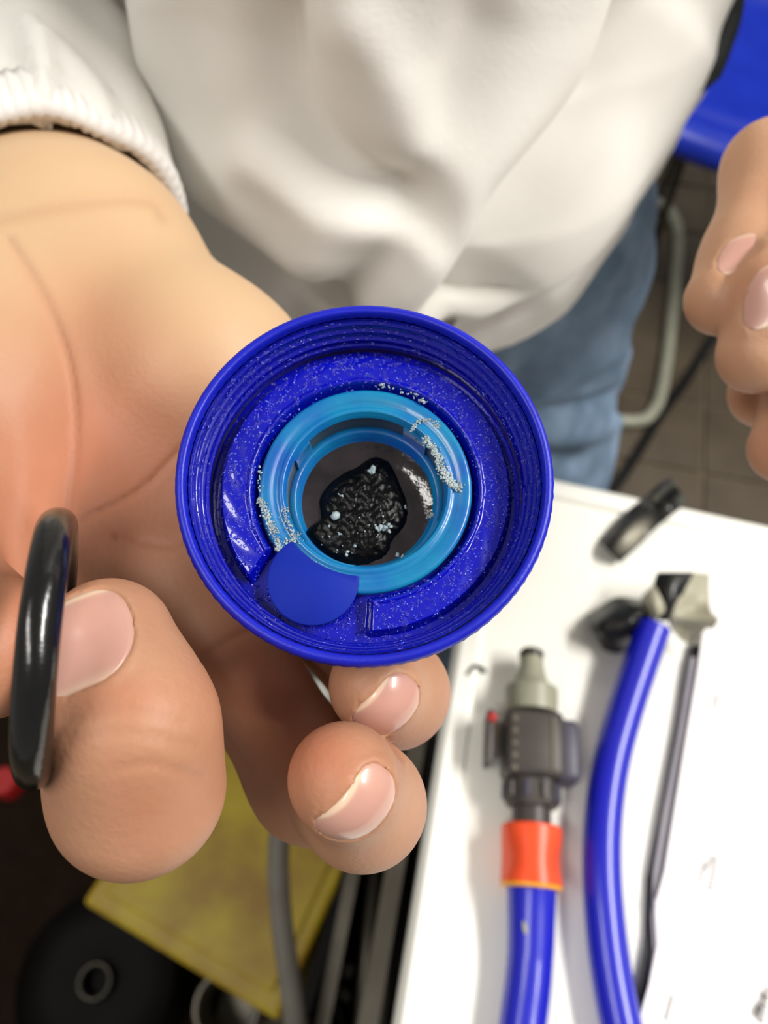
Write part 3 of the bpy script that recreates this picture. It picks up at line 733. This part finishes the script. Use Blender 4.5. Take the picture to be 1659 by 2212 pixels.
# ------------------------------------------------------------------ black rubber ring held between thumb and index
OC = C_(103, 1392, .111)
tdir = C_(130, 1130, .1185) - C_(72, 1650, .106); tdir /= np.linalg.norm(tdir)
nrm = np.array([.900, .08, -.375]); nrm -= tdir * (nrm @ tdir); nrm /= np.linalg.norm(nrm); bd = np.cross(nrm, tdir)
V, F = [], []; nA_, nB_ = 140, 26; Rm, rm = .0173, .0026; wr = []
for i in range(nA_):
    a = 2 * math.pi * i / nA_
    for j in range(nB_):
        b = 2 * math.pi * j / nB_
        r2 = rm * (1 + .04 * math.sin(a * 7) * math.sin(b * 2))
        V.append(OC + (tdir * math.cos(a) + bd * math.sin(a)) * (Rm + r2 * math.cos(b)) + nrm * r2 * 1.0 * math.sin(b)); wr.append(math.exp(-((min(a, 2 * math.pi - a)) / .35) ** 2) * .75)
for i in range(nA_):
    for j in range(nB_):
        F.append([i * nB_ + j, ((i + 1) % nA_) * nB_ + j, ((i + 1) % nA_) * nB_ + (j + 1) % nB_, i * nB_ + (j + 1) % nB_])
oc_w = c2w(OC)
ring = fixn(mesh_obj('rubber_ring', c2w(np.array(V)) - oc_w, F, M['rubber'], attrs={'worn': wr})); ring.location = oc_w
tag(ring, 'glossy black rubber sealing ring pinched between thumb and folded index finger', 'seal ring')

# ------------------------------------------------------------------ things on the table
def P_on(px, py, h): return onz(px, py, ZT + h)
# hose fitting assembly lying on the table, axis from hose end (bottom) to nose (top)
r0 = .0100
p0 = P_on(1148, 1950, .016); p1 = P_on(1148, 1415, .016)
ax_ = (p1 - p0); Ltot = np.linalg.norm(ax_); ax_ /= Ltot; sx_ = np.cross(ax_, [0, 0, 1]); sx_ /= np.linalg.norm(sx_); up_ = np.cross(sx_, ax_)
MF = Matrix([[sx_[i], up_[i], ax_[i], p0[i]] for i in range(3)] + [[0, 0, 0, 1]])     # local z along the axis, x to the right
fit = empty('hose_fitting', 'grey and black hose tap fitting with an orange collar on the table', 'hose fitting'); fit.matrix_world = MF
def ay(py): return float(np.dot(P_on(1148, py, .016) - p0, ax_))
def wx(px1, px2, py): return float(np.linalg.norm(P_on(px2, py, .016) - P_on(px1, py, .016)))
def fl_lathe(name, prof, m, n=40, mod=None, lab=None):
    V, F = lathe([(r, ay(py)) for py, r in prof], n); V = np.array(V)
    if mod: V = mod(V)
    o = fixn(mesh_obj(name, V, F, m, fit, sharp=35)); 
    if lab: o['label'] = lab
    return o
W = lambda a, b, y: wx(a, b, y) / 2
fl_lathe('nozzle', [(1540, .001), (1540, .0135), (1520, .0138), (1489, .0140), (1486, .0132), (1484, .0106), (1476, .0092), (1462, .0078), (1440, .0065), (1425, .0064), (1424, .0058), (1408, .0058), (1403, .0050), (1403, .0030), (1420, .0028)], M['greyplastic'], 40, lab='light grey nozzle')
fl_lathe('seal', [(1420, .0058), (1419, .0068), (1410, .0068), (1409, .0058)], M['rubber'], 32, lab='black seal round the nozzle tip')
def hexm(V):
    a = np.arctan2(V[:, 1], V[:, 0]); f = 1 + .05 * np.cos(a * 6) * (np.hypot(V[:, 0], V[:, 1]) > .012); V[:, :2] *= f[:, None]; return V
hw = wx(1073, 1197, 1600)
V, F = box(0, 0, 0, hw, .028, ay(1545) - ay(1688), .004, 0, 3); V = np.array(V); V[:, 2] += (ay(1545) + ay(1688)) / 2
o = fixn(mesh_obj('body', V, F, M['darkgrey'], fit, sharp=35)); o['label'] = 'dark grey tap body'
fl_lathe('collar', [(1690, .0105), (1690, .0133), (1735, .0133), (1745, .0120), (1745, .009)], M['darkgrey'], 40, hexm, 'ribbed black collar')
for k in range(10):
    a = k * 36; V, F = box(.0134 * math.cos(R(a)), .0134 * math.sin(R(a)), (ay(1695) + ay(1732)) / 2, .003, .003, ay(1695) - ay(1732), .0008, R(a)); mesh_obj('grip_rib', V, F, M['darkblue'] if k % 2 else M['darkgrey'], fit, smooth=False)
fl_lathe('neck', [(1740, .0095), (1785, .0095), (1790, .0120)], M['darkgrey'], 32)
xr0, xr1 = wx(1148, 1192, 1600), wx(1148, 1238, 1600)
V, F = box((xr0 + xr1) / 2, -.001, (ay(1555) + ay(1690)) / 2, xr1 - xr0 + .004, .022, ay(1555) - ay(1690), .004, 0, 3); mesh_obj('tap_handle', V, F, M['darkblue'], fit, sharp=35)['label'] = 'slate coloured tap handle'
xl0, xl1 = wx(1148, 1073, 1600), wx(1148, 1048, 1600)
V, F = box(-(xl1 - .0016), .000, (ay(1548) + ay(1665)) / 2, .0035, .016, ay(1548) - ay(1665), .0012); mesh_obj('side_plate', V, F, M['darkgrey'], fit, sharp=35)
V, F = box(-(xl0 + .001), .000, (ay(1570) + ay(1640)) / 2, .006, .010, ay(1570) - ay(1640), .001); mesh_obj('spindle', V, F, M['metal'], fit, sharp=35)
V, F = lathe([(.0001, .0014), (.0022, .0012), (.0026, 0), (.0026, -.004)], 20); V = np.array(V)[:, [0, 2, 1]] + np.array([-(xl0 + .0035), .0082, ay(1566)]); fixn(mesh_obj('marker', V, F, M['red'], fit))['label'] = 'small red marker dot'
for k in range(5):
    y = 1570 + k * 26; V, F = box(-hw / 2 + .004, .0125, ay(y), .0035, .004, .003, .0008); mesh_obj('grip_rib', V, F, M['metal'], fit, smooth=False)
V, F = box(.0085, .0140, (ay(1560) + ay(1672)) / 2, .0022, .0012, ay(1560) - ay(1672), .0005); mesh_obj('moulded_rib', V, F, M['metal'], fit, smooth=False)
def om(V):
    a = np.arctan2(V[:, 1], V[:, 0]); y = V[:, 2]; mid = ay(1858)
    dent = np.exp(-((y - mid) / .0075) ** 2)
    for a0 in (R(25), R(155), R(-90)):
        da = (a - a0 + math.pi) % (2 * math.pi) - math.pi; V[:, :2] *= (1 - .14 * dent * np.exp(-(da / .55) ** 2))[:, None]
    return V
ys = np.linspace(1788, 1910, 26); ro = .0147
fl_lathe('orange_collar', [(1784, .009), (1784, ro - .001)] + [(y, ro) for y in ys] + [(1912, ro)], M['orange'], 72, om, 'orange hose collar with finger dents')
fl_lathe('yellow_ring', [(1911, ro - .0005), (1912, ro - .0002), (1919, ro - .0006), (1921, ro - .002), (1921, .009)], M['yellowring'], 48, None, 'yellow ring under the orange collar')
# straight hose into the fitting
pts = catmull([P_on(1148, 1912, .016), P_on(1148, 1960, .0145), P_on(1146, 2050, .0125), P_on(1140, 2130, .0115), P_on(1128, 2230, .011), P_on(1118, 2400, .011)], 10)
rs = np.interp(np.arange(len(pts)), [0, 10, 22, 50], [.0118, .0112, .0104, .0105])
h1 = empty('garden_hose', 'blue hose running straight down from the orange collar of the fitting', 'hose', tuple(pts[10]))
fixn(mesh_obj('hose_body', *[(lambda T: (T[0] - pts[10], T[1]))(tube(pts, .01, 28, rs=rs))][0], M['hose'], h1))
b0 = P_on(1136, 2000, .0232) - pts[10]; V, F = lathe([(.0001, .0006), (.0012, .0004), (.0016, 0)], 14); V = np.array(V) * np.array([1, 2.2, 1]) + b0
fixn(mesh_obj('spot', V, F, M['greyplastic'], h1))['label'] = 'pale greenish spot on the blue hose'
# bent hose
hz = .0095
pp = [(1412, 1352, .020), (1385, 1430, .017), (1352, 1530, .014), (1322, 1640, .012), (1304, 1760, .011), (1300, 1880, .011), (1308, 2000, .0105), (1322, 2110, .010), (1345, 2230, .010), (1385, 2400, .010)]
pts = catmull([P_on(*p) for p in pp], 10)
T = tube(pts, .0093, 32); c = pts[40]
h2 = fixn(mesh_obj('garden_hose', T[0] - c, T[1], M['hose'])); h2.location = c
tag(h2, 'thicker curved blue hose between the fitting and the papers, its cut end by the tape', 'hose')
# small black clip
pts = catmull([P_on(1006, 1460, .002), P_on(1022, 1441, .003), P_on(1034, 1440, .003), P_on(1050, 1452, .002)], 8); c = pts[8]
T = tube(pts, .0011, 10); o = fixn(mesh_obj('bent_scrap', T[0] - c, T[1], M['rubber'])); o.location = c; tag(o, 'tiny bent black rubber scrap near the table corner', 'scrap')

def sheet(name, pts_grid, m, tk=.0008, parent=None, attrs=None):
    """pts_grid rows x cols of world points -> smooth thick sheet"""
    G = np.array(pts_grid, float); rws, cls, _ = G.shape
    up = []
    for r in G: up.append(catmull(list(r), 6))
    up = np.array(up); cols = [catmull(list(up[:, j]), 6) for j in range(up.shape[1])]; G = np.array(cols).transpose(1, 0, 2)
    a, b, _ = G.shape; V = G.reshape(-1, 3); idx = np.arange(a * b).reshape(a, b)
    F = np.stack([idx[:-1, :-1], idx[:-1, 1:], idx[1:, 1:], idx[1:, :-1]], -1).reshape(-1, 4)
    c = V.mean(0); o = mesh_obj(name, V - c, F, m, parent, attrs={k: f(G).ravel() for k, f in attrs.items()} if attrs else None); o.location = c
    md = o.modifiers.new('thickness', 'SOLIDIFY'); md.thickness = tk; md.offset = 1
    return o
def row(px0, py0, px1, py1, hs): return [P_on(px0 + (px1 - px0) * k / (len(hs) - 1), py0 + (py1 - py0) * k / (len(hs) - 1), h) for k, h in enumerate(hs)]
# strip of black tape overhanging the back edge
o = sheet('tape_strip', [row(1295, 1170, 1338, 1215, [.002, .010, .004]), row(1340, 1118, 1378, 1178, [.003, .014, .006]), row(1392, 1075, 1430, 1130, [.003, .004, .010]), row(1428, 1045, 1468, 1098, [.004, .012, .002]), row(1452, 1036, 1484, 1082, [.012, .020, .006])], M['tape'], .0006,
          attrs={'back': lambda G: np.exp(-(((np.arange(G.shape[0])[:, None] - 6) / 3.0) ** 2 + ((np.arange(G.shape[1])[None] - 8) / 2.2) ** 2)) * .95 + .55 * np.exp(-((np.arange(G.shape[1])[None] - 5.0 + .1 * np.arange(G.shape[0])[:, None]) / 1.0) ** 2) * (np.arange(G.shape[0])[:, None] > 13)})
tag(o, 'crumpled strip of black tape overhanging the back edge of the table', 'tape')
tp = empty('tape_wad', 'crumpled black and grey tape wad at the cut end of the curved hose', 'tape', tuple(P_on(1400, 1340, 0)))
def tsh(name, g, m, lab=None, tk=.0008):
    o = sheet(name, g, m, tk, tp); o.location = Vector(o.location) - tp.location
    if lab: o['label'] = lab
tsh('black_end', [row(1264, 1335, 1305, 1402, [.003, .014, .012, .002]), row(1290, 1318, 1340, 1408, [.006, .022, .017, .004]), row(1330, 1293, 1380, 1372, [.010, .021, .026, .008]), row(1372, 1296, 1402, 1362, [.012, .026, .020, .012]), row(1392, 1300, 1412, 1352, [.016, .022, .024, .020])], M['tape'], 'crinkled black end')
tsh('grey_flap', [row(1385, 1290, 1412, 1262, [.020, .030, .032]), row(1392, 1318, 1428, 1290, [.022, .033, .034]), row(1408, 1345, 1440, 1318, [.024, .031, .030])], M['tapeback'], 'pale grey flap')
tsh('black_fold', [row(1420, 1236, 1500, 1236, [.030, .036, .034]), row(1412, 1265, 1486, 1262, [.031, .037, .034]), row(1426, 1300, 1468, 1300, [.030, .034, .032]), row(1422, 1340, 1446, 1342, [.024, .028, .026])], M['tape'], 'flat black fold')
tsh('grey_wing', [row(1486, 1238, 1530, 1240, [.034, .030, .024]), row(1474, 1275, 1532, 1280, [.034, .031, .026]), row(1458, 1312, 1535, 1318, [.032, .026, .032]), row(1446, 1338, 1552, 1338, [.026, .031, .036]), row(1448, 1352, 1540, 1358, [.022, .016, .028])], M['tapeback'], 'pale grey wing, sticky side up')
tsh('grey_tail', [row(1446, 1346, 1530, 1352, [.022, .018, .024]), row(1458, 1366, 1512, 1372, [.018, .014, .018]), row(1478, 1386, 1496, 1392, [.012, .010, .010])], M['tapeback'])

# papers in a black folder
def P_(l, h): return [tuple(P_on(x, y, h)) for x, y in l]
fo = empty('document_folder', 'black folder under printed white sheets at the right edge of the table', 'folder', tuple(P_on(1560, 1900, 0)))
def slab(name, l, h0, h1, m, parent, lab=None, bev=0):
    n = len(l); V = P_(l, h1) ; V = [(x, y, ZT + h0) for x, y, z in V] + [(x, y, ZT + h1) for x, y, z in V]
    F = [list(range(n))[::-1], [i + n for i in range(n)]] + [[i, (i + 1) % n, n + (i + 1) % n, n + i] for i in range(n)]
    o = fixn(mesh_obj(name, np.array(V) - np.array(parent.location), F, m, parent, smooth=False))
    if lab: o['label'] = lab
    if bev: bevelled(o, bev, 2)
    return o
slab('cover', [(1489, 1396), (1700, 1380), (1900, 2400), (1330, 2400), (1372, 2190), (1394, 2020), (1398, 1900), (1425, 1760), (1462, 1560)], .0006, .0032, M['folder'], fo, 'black folder cover')
slab('grey_page_edge', [(1492, 1420), (1700, 1395), (1900, 2400), (1352, 2400), (1396, 2190), (1412, 2050), (1408, 1985), (1412, 1880), (1432, 1760), (1468, 1570)], .0034, .0060, M['foldergrey'], fo, 'grey page edges')
d1 = empty('paper_sheet', 'large white printed sheet nearest the tape wad, with faint lines', 'paper', tuple(P_on(1560, 1700, .008)), 'printed sheets in the folder')
slab('sheet', [(1536, 1225), (1700, 1245), (1900, 2055), (1415, 1958), (1436, 1880), (1452, 1780), (1478, 1620), (1510, 1430)], .0074, .0088, M['paper'], d1, bev=.0003)
d2 = empty('paper_sheet', 'lower white printed sheet at the bottom right corner of the picture', 'paper', tuple(P_on(1560, 2100, .008)), 'printed sheets in the folder')
slab('sheet', [(1414, 1940), (1900, 2030), (1960, 2420), (1366, 2420), (1378, 2212), (1402, 2130), (1420, 2040)], .0060, .0072, M['paper'], d2, bev=.0003)
def print_marks(parent, lst, h, m, name):
    parts = []
    for x0, y0, x1, y1, wd, seg in lst:
        a = P_on(x0, y0, h); b = P_on(x1, y1, h); rnd = random.Random(x0 * 7 + y0); t = 0
        while t < 1:
            l = min(seg * rnd.uniform(.6, 1.4) if seg else 1, 1 - t) ; p = a + (b - a) * t; q = a + (b - a) * (t + l * (.82 if seg else 1)); t += l
            V, F = bar(p[:2], q[:2], wd, 0, .00012); V = np.array(V); V[:, 2] += ZT + h; parts.append((V - np.array(parent.location), F))
    o = mesh_obj(name, *join(parts), m, parent, smooth=False); o['kind'] = 'stuff'; return o
print_marks(d1, [(1524, 1880, 1540, 1848, .0018, .3), (1532, 1925, 1548, 1850, .0018, .12), (1510, 1910, 1521, 1860, .0016, .16), (1483, 1898, 1488, 1872, .0014, .3), (1543, 1526, 1548, 1500, .0014, .4), (1570, 1535, 1572, 1515, .0014, .4), (1540, 1560, 1560, 1420, .0007, .08), (1600, 1290, 1640, 1296, .0006, .2)], .0089, M['ink'], 'print')
print_marks(d1, [(1490, 1830, 1530, 1440, .0006, 0), (1512, 1800, 1556, 1440, .0006, 0), (1540, 1800, 1585, 1450, .0006, 0), (1470, 1930, 1700, 1985, .0008, 0), (1585, 1850, 1620, 1500, .0006, 0)], .0089, M['inklight'], 'ruled_lines')
print_marks(d2, [(1437, 2205, 1452, 2148, .0022, .15), (1632, 2200, 1650, 2140, .003, .25), (1642, 2210, 1659, 2130, .003, .2), (1625, 2190, 1640, 2170, .003, .4)], .0073, M['ink'], 'print')
print_marks(d2, [(1430, 2160, 1458, 2020, .0006, 0), (1462, 2200, 1490, 2030, .0006, 0), (1490, 2210, 1520, 2036, .0006, 0), (1455, 2015, 1640, 2065, .0006, 0), (1600, 2212, 1640, 2060, .0006, 0)], .0073, M['inklight'], 'ruled_lines')

# ------------------------------------------------------------------ behind the person
ch = empty('blue_chair', 'blue plastic chair with a rolled front edge behind the person', 'chair', tuple(onz(1640, 200, 0)))
def onzl(px, py, z): return onz(px, py, z) - np.array(ch.location)
SZ = .45; F0 = onzl(1440, 285, SZ); F1 = onzl(1790, 362, SZ); dxx = (F1 - F0) / np.linalg.norm(F1 - F0); dyy = np.array([-dxx[1], dxx[0], 0])
def seatgrid():
    rows = []
    prof = [(-.002, -.050), (-.012, -.034), (-.006, -.012), (.02, 0), (.045, -.004), (.055, -.008), (.08, -.002), (.16, -.012), (.30, -.016), (.42, -.006), (.46, .03), (.48, .10), (.50, .22), (.52, .36)]
    P = catmull([np.array([a, b, 0]) for a, b in prof], 5); V = []; nx_ = 24
    for a, b, _ in P:
        for i in range(nx_ + 1):
            u = i / nx_ * 2 - 1; V.append(F0 + dxx * ((u + 1) / 2 * .45) + dyy * a + np.array([0, 0, b + .02 * abs(u) ** 3 - (.0)]))
    n = nx_ + 1; idx = np.arange(len(V)).reshape(-1, n); F = np.stack([idx[:-1, :-1], idx[:-1, 1:], idx[1:, 1:], idx[1:, :-1]], -1).reshape(-1, 4)
    return np.array(V), F
o = mesh_obj('seat_shell', *seatgrid(), M['chairblue'], ch); md = o.modifiers.new('thickness', 'SOLIDIFY'); md.thickness = .006
for u, v in ((.04, .10), (.41, .06), (.04, .42), (.41, .42)):
    a = F0 + dxx * u + dyy * v - np.array([0, 0, .03]); b = a + np.array([0, 0, -SZ + .032]) + (dyy * (-.03 if v < .2 else .05))
    if (u, v) == (.04, .10): b = onzl(1413, 528, .006)
    T = tube([a, (a + b) / 2, b], .008, 14); fixn(mesh_obj('leg', *T, M['rubber'], ch))
# tubular sled frame on the floor behind the leg
zt = .013
fr = empty('tube_frame_chair', 'pale grey tubular chair base on the floor behind the jeans leg', 'chair', tuple(onz(1400, 700, 0)))
pts = catmull([onz(1180, 395, zt), onz(1300, 415, zt), onz(1400, 432, zt), onz(1448, 458, zt), onz(1466, 510, zt), onz(1460, 600, zt), onz(1445, 740, zt), onz(1430, 840, zt), onz(1410, 890, zt), onz(1375, 910, zt), onz(1280, 905, zt), onz(1180, 895, zt)], 10)
fixn(mesh_obj('floor_loop', *[(lambda T: (T[0] - np.array(fr.location), T[1]))(tube(pts, .0125, 16))][0], M['tube'], fr))
for px_, py_ in ((1180, 395), (1180, 895)):
    a = onz(px_, py_, zt); T = tube([a, a + np.array([0, 0, .2]), a + np.array([0, 0, .44])], .0125, 14); fixn(mesh_obj('upright', T[0] - np.array(fr.location), T[1], M['tube'], fr))
a, b = onz(1180, 395, zt), onz(1180, 895, zt); m_ = (a + b) / 2
V, F = box(m_[0] - .18 - fr.location.x, m_[1] - fr.location.y, .46, .40, .42, .02, .008, PHI, 3); mesh_obj('seat', V, F, M['chairblue'], fr, sharp=40)
for lab, pl, rd in (('thick black cable slanting across the tiles towards the table edge', [(1600, 650, .008), (1532, 743, .008), (1480, 825, .008), (1425, 900, .008), (1370, 990, .008), (1310, 1080, .008)], .0095),):
    pts = catmull([onz(*p) for p in pl], 8); c = pts[len(pts) // 2]; T = tube(pts, rd, 12); o = fixn(mesh_obj('cable', T[0] - c, T[1], M['rubber'])); o.location = c; tag(o, lab, 'cable')

# ------------------------------------------------------------------ below, left of the table
ZY = .35
yc = [onz(175, 1950, ZY), onz(600, 2208, ZY), onz(872, 1590, ZY), onz(437, 1560, ZY)]
yb = empty('yellow_box', 'yellow plastic box with a flat lid on the floor left of the table', 'box', tuple(np.mean(yc, 0) * np.array([1, 1, 0])))
ym = np.mean(yc, 0)
def ypoly(s): return [tuple((ym + (p - ym) * s)[:2] - np.array(yb.location)[:2]) for p in yc]
bevelled(mesh_obj('lid', *prism(ypoly(1), ZY - .022, ZY), M['yellow'], yb, smooth=False), .006)
bevelled(mesh_obj('lid_panel', *prism(ypoly(.86), ZY - .002, ZY + .0035), M['yellow'], yb, smooth=False), .003)
mesh_obj('box_body', *prism(ypoly(.93), 0.004, ZY - .022), M['yellow'], yb, smooth=False)
# white canister beyond it
a = onz(545, 1500, .28); o = empty('white_canister', 'white plastic canister standing behind the yellow box', 'canister', (a[0], a[1] + .025, 0))
V, F = box(0, 0, .13, .19, .05, .25, .014, PHI, 3); mesh_obj('canister_body', V, F, M['white_table'], o, sharp=60)
V, F = lathe([(.001, .285), (.014, .285), (.016, .282), (.016, .262), (.014, .255)], 32); fixn(mesh_obj('screw_lid', np.array(V) + np.array([.05, -.01, 0]), F, M['white_table'], o, sharp=40))
# grey hose hanging over the box
pts = catmull([at(640, 1560, .56), at(618, 1680, .55), at(604, 1800, .545), at(602, 1900, .54), at(612, 2020, .535), at(628, 2130, .53), at(642, 2260, .53), at(660, 2420, .54)], 10); c = pts[30]
T = tube(pts, .0075, 20); o = fixn(mesh_obj('grey_hose', T[0] - c, T[1], M['grey_tube'])); o.location = c; tag(o, 'grey hose hanging down in front of the yellow box', 'hose')
# black case beside the table
zc = .46
bc = empty('black_case', 'black open case beside the table, right of the yellow box', 'case', tuple(onz(760, 2000, 0)))
cl = [onz(655, 2500, zc), onz(655, 2190, zc), onz(760, 1850, zc), onz(900, 1500, zc), onz(945, 1500, zc), onz(850, 2500, zc)]
cl2 = [tuple(p[:2] - np.array(bc.location)[:2]) for p in cl]
mesh_obj('case_body', *prism(cl2[::-1] if False else cl2, .006, .30), M['blackcase'], bc, smooth=False); fixn(bc.children[0])
wl = [np.array(p) for p in cl2]
for a, b in zip(wl, wl[1:] + wl[:1]):
    fixn(mesh_obj('side_wall', *bar(a, b, .010, .30, zc), M['blackcase'], bc, smooth=False))
for x0, x1 in ((812, 770), (850, 815)):
    a, b = onz(x0, 1840, .42), onz(x1, 2300, .42); fixn(mesh_obj('inner_rail', *[(lambda T: (T[0] - np.array([*bc.location[:2], 0]), T[1]))(tube([a, (a + b) / 2, b], .005, 10))][0], M['metal'], bc))
pts = catmull([onz(700, 2060, .33), onz(712, 2100, .33), onz(722, 2160, .33), onz(745, 2230, .33)], 8); c = pts[8]
T = tube(pts, .0022, 8); o = fixn(mesh_obj('thin_cable', T[0] - c, T[1], M['grey_tube'])); o.location = c; tag(o, 'thin grey cable lying in the black case', 'cable')
for i, (px_, py_) in enumerate(((716, 2078), (752, 2098), (744, 2150))):
    a = onz(px_, py_, .33); V, F = box(0, 0, 0, .012, .009, .022, .002, .4 + i); o = mesh_obj('metal_clip', V, F, M['tube'], sharp=40); o.location = (a[0], a[1], .318)
    tag(o, ['small metal clip at the upper end of the thin cable in the black case', 'small metal clip right of the others in the black case', 'small metal clip nearest the bottom of the black case'][i], 'clip', 'clips in the black case')
# black round reel and grey pipe end, red cap
a = onz(205, 2120, .12); o = empty('cable_reel', 'round black reel on the dark floor at the lower left', 'reel', (a[0], a[1], 0))
V, F = lathe([(.001, .10), (.012, .10), (.015, .122), (.019, .122), (.022, .105), (.060, .100), (.085, .108), (.094, .118), (.098, .11), (.098, .012), (.001, .01)], 64); fixn(mesh_obj('drum', V, F, M['blackcase'], o, sharp=40))
V, F = lathe([(.017, .121), (.0175, .1235), (.0195, .1235), (.020, .121)], 40); fixn(mesh_obj('hub_ring', V, F, M['metal'], o))
a = onz(490, 2175, .10); o = empty('pipe_end', 'upright grey pipe with a dark open mouth below the yellow box', 'pipe', (a[0], a[1], 0))
V, F = lathe([(.033, .01), (.033, .10), (.036, .104), (.039, .104), (.041, .10), (.041, .004), (.001, .004)], 48); fixn(mesh_obj('pipe_wall', V, F, M['metal'], o, sharp=40))
a = onz(12, 1690, .03); V, F = lathe([(.001, .02), (.018, .02), (.021, .016), (.022, -.02), (.001, -.02)], 32); o = fixn(mesh_obj('red_cap', V, F, M['red'], sharp=40)); o.location = (a[0], a[1], .023); tag(o, 'small red cap on the dark floor at the left edge', 'cap')
a = onz(60, 1850, .006); V, F = box(0, 0, 0, .62, .85, .006, .002); o = mesh_obj('floor_shade', V, F, M['shadedfloor'], smooth=False); o.location = (a[0] - .02, a[1] - .15, .007); o.rotation_euler = (0, 0, PHI); tag(o, 'dark brown sheet standing in for the shaded floor left of the table', 'floor shade')  # dark sheet added over the tiles to stand for the shade there
